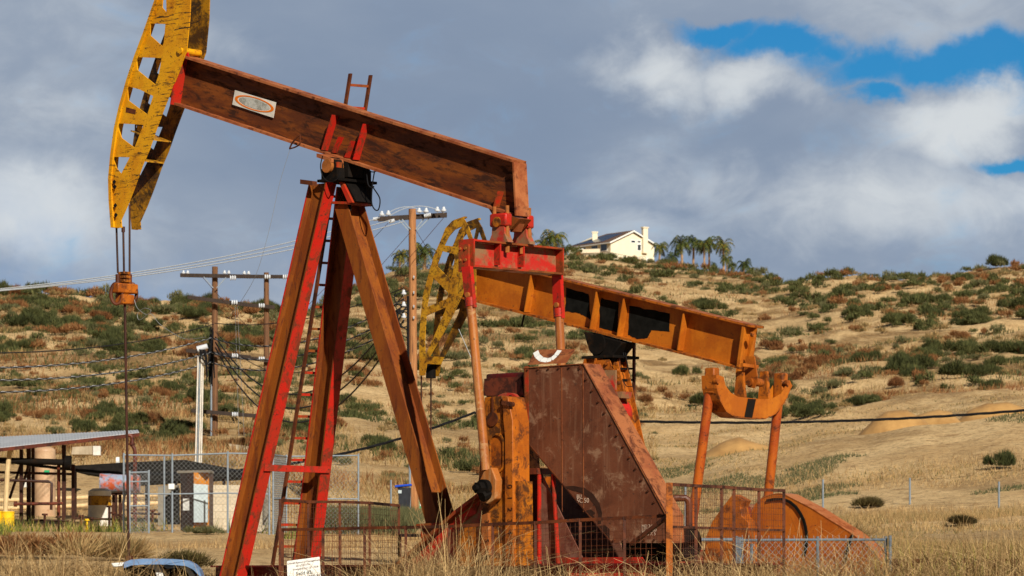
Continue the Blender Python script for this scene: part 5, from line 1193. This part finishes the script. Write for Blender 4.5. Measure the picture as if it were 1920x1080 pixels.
def rail_fence(name, label, pts, D_, mat, h, step=1.):
    P = [onground(px, D_) for px in pts]; m = MB()
    for p, q in zip(P, P[1:]):
        m.stick(p+Z1*h, q+Z1*h, .07); n = max(2, int((q-p).length/step))
        for k in range(n+1): c_ = lerp(p, q, k/n); m.stick(c_, c_+Z1*h, .05)
    m.build(name, mat, None, label, 'fence')
rail_fence('rail_fence', 'thin iron rail fence curving below the cream house', [1132, 1145, 1160, 1178, 1195, 1210], DH-14, M['rod'], 1.5, .5)
g0_ = onground(1227, DH-4); g1_ = onground(1248, DH-10); MB().poly([g0_, g1_, g1_+Z1*1.3, g0_+Z1*1.7], (0, .15, 0)).build('white_fence', M['white_dirty'], None, 'short white board fence at the right corner of the house', 'fence')
BH = thing('basketball_hoop', 'small basketball hoop with a white backboard in front of the house', 'basketball hoop', onground(1088, DH-9))
g_ = onground(1088, DH-9); MB().stick(g_, W(1088, 470, DH-9), .15).build('pole', M['rod'], BH)
MB().poly([W(1082, 473.5, DH-9), W(1094, 472, DH-9), W(1094, 466, DH-9), W(1082, 467, DH-9)], (0, -.1, 0)).build('backboard', M['white'], BH)
m = MB(); m.bar(onground(1066, DH-12)+Z1*1.0, onground(1125, DH-14)+Z1*1.6, Z1*.4, Y1*.2); m.build('garden_wall', M['stucco'], None, 'low cream garden wall on the slope in front of the house facade', 'wall')

def palm_mesh(seed, kind=0):
    rr = random.Random(seed); v = []; f = []
    nf = 26
    for k in range(nf):
        az = 2*math.pi*k/nf*2.4+rr.uniform(-.3, .3); el0 = R(rr.uniform(-25, 78)); Lf = rr.uniform(2.3, 3.1)
        p = Vector((0, 0, 0)); d = Vector((math.cos(az)*math.cos(el0), math.sin(az)*math.cos(el0), math.sin(el0))); side = Vector((-math.sin(az), math.cos(az), 0))
        st = 9
        for s in range(st):
            q = p+d*(Lf/st); w_ = .62*math.sin(math.pi*(s+.8)/(st+1))**.7
            for sg in (-1, 1):
                for e_ in (0, .5):
                    a = lerp(p, q, e_); b_ = lerp(p, q, e_+.42); tip = lerp(a, b_, .8)+side*sg*w_+Vector((0, 0, -w_*rr.uniform(.55, 1.1)))
                    i = len(v); v += [tuple(a), tuple(b_), tuple(tip)]; f.append((i, i+1, i+2))
            p = q; d = (d+Vector((0, 0, -.20-.05*s))).normalized()
    me = bpy.data.meshes.new('crown'); me.from_pydata(v, [], f); me.materials.append(M['palm_leaf']); return me
palm_meshes = [palm_mesh(i) for i in range(4)]
palms = [(1238, 463, 800, 1.0, 'palm just right of the house chimney end'), (1262, 482, 790, .75, 'short palm low in the group right of the house'), (1277, 459, 795, 1.25, 'wide crowned palm left of the tallest one'), (1301, 455, 800, 1.25, 'tallest palm of the hilltop group'), (1320, 458, 798, 1.05, 'palm in the middle of the group with a bare trunk'), (1329, 457, 805, 1.1, 'palm touching crowns with its left neighbour'),
         (1356, 459, 800, 1.15, 'palm at the right end of the tall group'), (1363, 487, 785, .8, 'short palm below the right end of the tall group'), (1372, 498, 760, .6, 'small dark palm right of the tall group'), (1395, 497, 760, .85, 'lone palm farthest right on the ridge'), (1338, 497, 780, .45, 'very small palm under the tall trunks'), (1409, 506, 740, .5, 'tiny palm crown at the ridge right of the lone palm'),
         (1040, 447, 780, 1.5, 'large bushy palm left of the house'), (1016, 458, 790, .95, 'dark palm crown left of the large bushy one'), (985, 440, 770, .8, 'palm crown behind the equalizer bearing'), (752, 480, 600, .9, 'palm left of the thick utility pole'), (795, 470, 600, 1.15, 'bushy palm between the thick pole and the worn yellow head'), (778, 484, 610, .7, 'small palm behind the thick utility pole'), (1062, 466, 790, .6, 'small palm against the left wall of the house')]
for i, (px, py, D_, s, lab) in enumerate(palms):
    g_ = onground(px, D_); top = W(px, py, D_); o = thing('palm_tree', lab, 'palm tree', g_, group='palm trees on the ridge')
    ln = random.uniform(-.6, .6)
    MB().tube([g_-Z1*.3, lerp(g_, top, .5)+X1*ln*.4, top+Z1*.1], [.30*s, .20*s, .17*s], 8).build('trunk', M['palm_trunk'], o)
    c = bpy.data.objects.new('crown', palm_meshes[i % 4]); C.objects.link(c); c.parent = o; c.location = top-g_; c.scale = (s, s, s); c.rotation_euler = (0, 0, i*1.3)

# ============================================================ vegetation
def tris_mesh(name, V, mat):
    """V: (n,3,3) loose triangles"""
    n = len(V); me = bpy.data.meshes.new(name); me.vertices.add(n*3); me.vertices.foreach_set('co', V.reshape(-1).astype(np.float32))
    me.loops.add(n*3); me.loops.foreach_set('vertex_index', np.arange(n*3, dtype=np.int32)); me.polygons.add(n); me.polygons.foreach_set('loop_start', np.arange(0, n*3, 3, dtype=np.int32))
    me.update(calc_edges=True); me.materials.append(mat); return me
def shrub_tris(n, seed, spread=1., hgt=.75, leaf=.16, w=.03, up=.8, lumps=6):
    g = np.random.default_rng(seed); cs = g.normal(size=(lumps, 3))*[.42, .42, .12]; cs[:, 2] = np.abs(cs[:, 2])+.18; rs = g.uniform(.32, .6, lumps)
    k = g.integers(0, lumps, n); d = g.normal(size=(n, 3)); d /= np.linalg.norm(d, axis=1)[:, None]; d[:, 2] = np.abs(d[:, 2])
    rad = rs[k]*g.uniform(.45, 1., n)**.6
    p = cs[k]+d*rad[:, None]; p[:, 2] *= hgt; p[:, :2] *= spread
    dr = d*.8+g.normal(size=(n, 3))*.35; dr[:, 2] += up; dr /= np.linalg.norm(dr, axis=1)[:, None]
    L = leaf*g.uniform(.6, 1.5, n); s = np.cross(dr, g.normal(size=(n, 3))); s /= np.linalg.norm(s, axis=1)[:, None]; s *= w*g.uniform(.6, 1.4, n)[:, None]
    a = p-s; b = p+s; c = p+dr*L[:, None]; V = np.stack([a, b, c], 1); V[..., 2] = np.maximum(V[..., 2], -.05); return V
kinds = {
 'green': ([tris_mesh('shrub', shrub_tris(2600, 10+i, 1, .95, .26, .022), M['leaf_green']) for i in range(6)], 'dark green shrub on the dry hillside', 'dark green shrubs on the hillside'),
 'rust': ([tris_mesh('shrub', shrub_tris(1900, 30+i, 1.05, .85, .26, .018), M['leaf_rust']) for i in range(5)], 'rust brown dried shrub on the hillside', 'rust brown shrubs on the hillside'),
 'grey': ([tris_mesh('shrub', shrub_tris(1500, 50+i, 1, .6, .26, .02), M['leaf_grey']) for i in range(4)], 'grey green shrub on the hillside', 'grey green shrubs on the hillside'),
 'dead': ([tris_mesh('shrub', shrub_tris(1500, 70+i, 1.05, .75, .34, .012), M['scrub']) for i in range(4)], 'pale dry brush clump on the hillside', 'dry brush clumps on the hillside'),
}
def place(kind, px, D_, s, sx=1., label=None, group=None, rz=None):
    ms, lab, grp = kinds[kind]; o = bpy.data.objects.new('shrub', random.choice(ms)); C.objects.link(o)
    g_ = onground(px, D_); o.location = g_-Z1*.08*s; o.scale = (s*sx, s*sx, s); o.rotation_euler = (0, 0, random.uniform(0, 6.28) if rz is None else rz)
    tag(o, label or lab, 'shrub', grp if not label else group)
random.seed(21)
def dens(px, D_, sd): return mnoise.noise(Vector(((px-960)/110.+sd, math.log(D_)*9, sd*3)))
def ridge(px): return float(np.interp(px, UC, RIDGE))
SPOTS = []
def scatter(kind, n, sz, sd, th, dmin=150, flat=1.0):
    c = 0; tries = 0
    while c < n and tries < n*60:
        tries += 1; px = random.uniform(-60, 1980); rd = ridge(px)
        D_ = math.exp(random.uniform(math.log(dmin), math.log(rd+4)))
        if px > 1230 and D_ < 235+30*math.sin(px/90.): continue
        f_ = D_/rd; t2 = th+(.22 if .62 < f_ < .70 else (.10 if px < 1200 else .22) if f_ < .5 else -.28 if f_ > .72 else -.06)
        if dens(px, D_, sd) < t2: continue
        s = random.triangular(sz[0], sz[1], sz[0]*1.2)*(.7+.28*D_/300)*(.62 if D_ < 270 else 1); SPOTS.append((kind, px, D_, s, flat*random.uniform(.6, 1.0))); c += 1
scatter('green', 1500, (.5, 1.7), 1.3, .0, 165)
scatter('rust', 950, (.45, 1.4), 4.1, .0, 150)
scatter('grey', 900, (.4, 1.25), 7.7, -.05, 150)
scatter('dead', 800, (.35, 1.1), 9.9, -.2, 145)
for px in list(range(-20, 420, 26))+list(range(1420, 1930, 22)):   # shrubs standing on the ridge lines
    SPOTS.append((random.choice(['green', 'green', 'rust', 'grey']), px+random.uniform(-12, 12), ridge(px)-random.uniform(0, 14), random.uniform(.8, 2.0), random.uniform(.55, .9)))
SPOTS.sort(key=lambda t: -t[3]*(t[4]+.3)/t[2])
for t_ in SPOTS[:288]: place(*t_)
# the many smaller shrubs beyond those, as one cover
order = ['green', 'rust', 'grey', 'dead']; vs = []; mi = []; gg = np.random.default_rng(4)
small = {k: [shrub_tris(300, 200+10*i+j, 1, .92, .3, .05) for j in range(4)] for i, k in enumerate(order)}
for (k, px, D_, s_s, sx_) in SPOTS[288:]:
    V = small[k][gg.integers(4)]; a = gg.uniform(0, 6.28); ca, sa = math.cos(a), math.sin(a); g_ = onground(px, D_)
    X_v = (V[..., 0]*ca-V[..., 1]*sa)*s_s*sx_+g_.x; Y_v = (V[..., 0]*sa+V[..., 1]*ca)*s_s*sx_+g_.y
    vs.append(np.stack([X_v, Y_v, V[..., 2]*s_s+g_.z-.05], -1)); mi += [order.index(k)]*len(V)
me = tris_mesh('shrub_cover', np.concatenate(vs), M['leaf_green'])
for k in ('leaf_rust', 'leaf_grey', 'scrub'): me.materials.append(M[k])
me.polygons.foreach_set('material_index', np.array(mi, dtype=np.int32)); o = bpy.data.objects.new('shrub_cover', me); C.objects.link(o)
tag(o, 'cover of small mixed shrubs over the far hillsides', 'shrubs', kind='stuff')

# cover of dry grass and small scrub over the hill, far too much to count
def blades(P, H, Wd, lean, g):
    n = len(P); a = g.uniform(0, 2*np.pi, n); s = np.stack([np.cos(a), np.sin(a)*.3, np.zeros(n)], 1)*Wd[:, None]
    t = np.stack([g.normal(0, lean, n)*H, g.normal(0, lean, n)*H, H], 1)
    return np.stack([P-s, P+s, P+t], 1)
def cover(name, n, d0, d1, hh, ww, mat, px0=-120, px1=2040, patchy=0., sd=0., cond=None, logd=True):
    g = np.random.default_rng(int(sd*10)+3); px = g.uniform(px0, px1, n); D_ = np.exp(g.uniform(np.log(d0), np.log(d1), n)) if logd else g.uniform(d0, d1, n)
    x = (px-960)*D_/F
    keep = fbm(x+sd*7, D_+sd, 6.+D_.mean()/60, 4) > patchy
    if cond is not None: keep &= cond(px, D_)
    rd = np.interp(px, UC, RIDGE); keep &= D_ < rd+3
    px, D_, x = px[keep], D_[keep], x[keep]; z = zt(x, D_)-.02
    H = g.uniform(*hh, len(x)); Wd = g.uniform(*ww, len(x))*(D_/150)**.5
    V = blades(np.stack([x, D_, z], 1), H, Wd, .35, g); o = bpy.data.objects.new(name, tris_mesh(name, V, mat)); C.objects.link(o)
    return o
tag(cover('dry_grass', 150000, 128, 620, (.15, .6), (.012, .03), M['scrub'], patchy=.15, sd=2, cond=lambda px, D_: ~((px > 1230) & (D_ < 240))), 'dry grass and low scrub covering the hillsides', 'grass', kind='stuff')
tag(cover('hill_brush', 120000, 165, 620, (.2, .7), (.016, .04), M['leaf_green'], patchy=.55, sd=21, cond=lambda px, D_: ~((px > 1200) & (D_ < 250))), 'low dark brush growing between the larger hillside shrubs', 'brush', kind='stuff')
tag(cover('brown_brush', 120000, 150, 620, (.2, .7), (.014, .036), M['leaf_rust'], patchy=.45, sd=33, cond=lambda px, D_: ~((px > 1200) & (D_ < 245))), 'low brown dried brush growing between the larger hillside shrubs', 'brush', kind='stuff')
tag(cover('straw_grass', 90000, 62, 128, (.05, .3), (.006, .013), M['straw'], patchy=-.1, sd=5, logd=False), 'short straw coloured grass on the sandy pad', 'grass', kind='stuff')
tag(cover('bank_weeds', 90000, 98, 140, (.04, .18), (.012, .03), M['leaf_grey'], px0=1150, patchy=.25, sd=8, logd=False), 'small green weeds spread over the right bank', 'weeds', kind='stuff')
tag(cover('bank_tufts', 60000, 96, 245, (.03, .16), (.014, .04), M['scrub'], px0=1100, patchy=.0, sd=9), 'short dry tufts over the sandy right bank and terrace', 'grass', kind='stuff')
tag(cover('green_weeds', 15000, 94, 100, (.1, .5), (.010, .024), M['leaf_fresh'], px0=-60, px1=600, patchy=-.6, sd=11, logd=False), 'green and yellow weeds along the foot of the shed and fence', 'weeds', kind='stuff')
tag(cover('mustard_weeds', 26000, 104, 122, (.2, .85), (.012, .03), M['leaf_grey'], px0=600, px1=775, patchy=-5, sd=12, logd=False), 'olive weeds behind the mesh panel by the bin', 'weeds', kind='stuff')
tag(cover('bank_grass', 60000, 66, 106, (.08, .3), (.006, .014), M['scrub'], px0=1480, px1=2040, patchy=-.1, sd=13, logd=False), 'tall dry grass at the foot of the right bank', 'grass', kind='stuff')

# foreground: bent dry stalks
def stalks(n, px0, px1, d0, d1, h, w, g, bend=.9, hump=None):
    px = g.uniform(px0, px1, n); D_ = g.uniform(d0, d1, n); x = (px-960)*D_/F; z = zt(x, D_)
    H = g.uniform(*h, n)
    if hump is not None: H *= hump(px)
    a = g.uniform(0, 2*np.pi, n); bx, by = np.cos(a), np.sin(a)*.6; B = g.uniform(.1, bend, n)*H
    out = []; S = 5; side = np.stack([-by, bx, np.zeros(n)], 1); side += g.normal(0, .3, side.shape); side /= np.linalg.norm(side, axis=1)[:, None]
    pts = []
    for k in range(S+1):
        t = k/S; pts.append(np.stack([x+bx*B*t**1.8, D_+by*B*t**1.8, z+H*(t-.28*(B/H)*t**2.6)], 1))
    wd = g.uniform(*w, n)
    for k in range(S):
        w0 = (wd*(1-k/S*.7))[:, None]; w1 = (wd*(1-(k+1)/S*.7))[:, None]
        a0, b0, a1_, b1 = pts[k]-side*w0, pts[k]+side*w0, pts[k+1]-side*w1, pts[k+1]+side*w1
        out += [np.stack([a0, b0, b1], 1), np.stack([a0, b1, a1_], 1)]
    # keep each stalk one island: interleave as quads sharing vertices
    V = np.zeros((n, (S+1)*2, 3))
    for k in range(S+1):
        w0 = (wd*(1-k/S*.7))[:, None]; V[:, 2*k] = pts[k]-side*w0; V[:, 2*k+1] = pts[k]+side*w0
    idx = np.array([[2*k, 2*k+1, 2*k+3, 2*k+2] for k in range(S)])
    Fc = (np.arange(n)[:, None, None]*((S+1)*2)+idx[None]).reshape(-1, 4)
    return V.reshape(-1, 3), Fc
def quads_obj(name, V, Fc, mat):
    me = bpy.data.meshes.new(name); me.vertices.add(len(V)); me.vertices.foreach_set('co', V.ravel().astype(np.float32)); me.loops.add(Fc.size); me.loops.foreach_set('vertex_index', Fc.ravel().astype(np.int32))
    me.polygons.add(len(Fc)); me.polygons.foreach_set('loop_start', np.arange(0, Fc.size, 4, dtype=np.int32)); me.update(calc_edges=True); me.materials.append(mat)
    o = bpy.data.objects.new(name, me); C.objects.link(o); return o
g = np.random.default_rng(99)
hump = lambda px: np.interp(px, [-50, 60, 200, 330, 400, 480, 560, 640, 740, 830, 900, 960, 1100, 1250, 1400, 1500, 1700, 1920], [1.1, 1.1, .95, .72, .5, .45, .6, .6, .95, 1.3, 1.1, .72, .7, .75, .95, .95, 1.1, 1.25])
V, Fc = stalks(17000, -120, 2040, 43, 48.5, (.35, .9), (.003, .007), g, 1.25, hump)
tag(quads_obj('dry_stalks', V, Fc, M['straw']), 'tangled tall dry grass stalks along the bottom of the photo', 'grass', kind='stuff')
V, Fc = stalks(1600, -120, 2040, 43, 48, (.8, 1.35), (.004, .007), g, 1.5, hump)
tag(quads_obj('long_stalks', V, Fc, M['straw']), 'long arching dry stems rising above the foreground grass', 'grass', kind='stuff')
V, Fc = stalks(900, 1640, 2040, 44, 52, (.5, .95), (.003, .006), g, .6)
V2, F2_ = stalks(5000, -120, 2040, 44, 52, (.15, .45), (.004, .009), g, .8)
tag(quads_obj('low_weeds', V2, F2_, M['leaf_dark']), 'dark low weeds mixed into the foreground grass', 'weeds', kind='stuff')
tag(quads_obj('weed_stems', V, Fc, M['leaf_fresh']), 'yellow green weed stems at the bottom right corner', 'weeds', kind='stuff')
# individual shrubs near the pad
kinds['dark'] = ([tris_mesh('shrub', shrub_tris(2600, 90+i, 1, .8, .3, .014), M['leaf_dark']) for i in range(2)], '', '')
for (k, px, D_, s, sx, lab) in [('dark', 150, 49, .55, 1.5, 'dark seeded shrub in the foreground at the bottom left'), ('dead', 205, 76, .8, 1.5, 'brown brush clump just left of the hanging rod'), ('rust', 100, 78, .75, 1.7, 'reddish brown brush clump at the far left of the pad'),
                                ('dark', 325, 70, .45, 1.5, 'low dark brush above the blue housing'), ('grey', 384, 95, .42, 1.2, 'small round shrub at the foot of the grey meter box'), ('dark', 1640, 112, .45, 1.3, 'dark brown bush behind the peak of the orange belt guard'), ('green', 1885, 122, .65, .6, 'bright upright green bush on the bank at the far right'),
                                ('dark', 1800, 100, .35, 1.6, 'dark low bush in the dry grass at the lower right'), ('dead', 1560, 92, .8, 1.6, 'pale brush clump behind the low blue grey fence')]:
    place(k, px, D_, s, sx, lab)
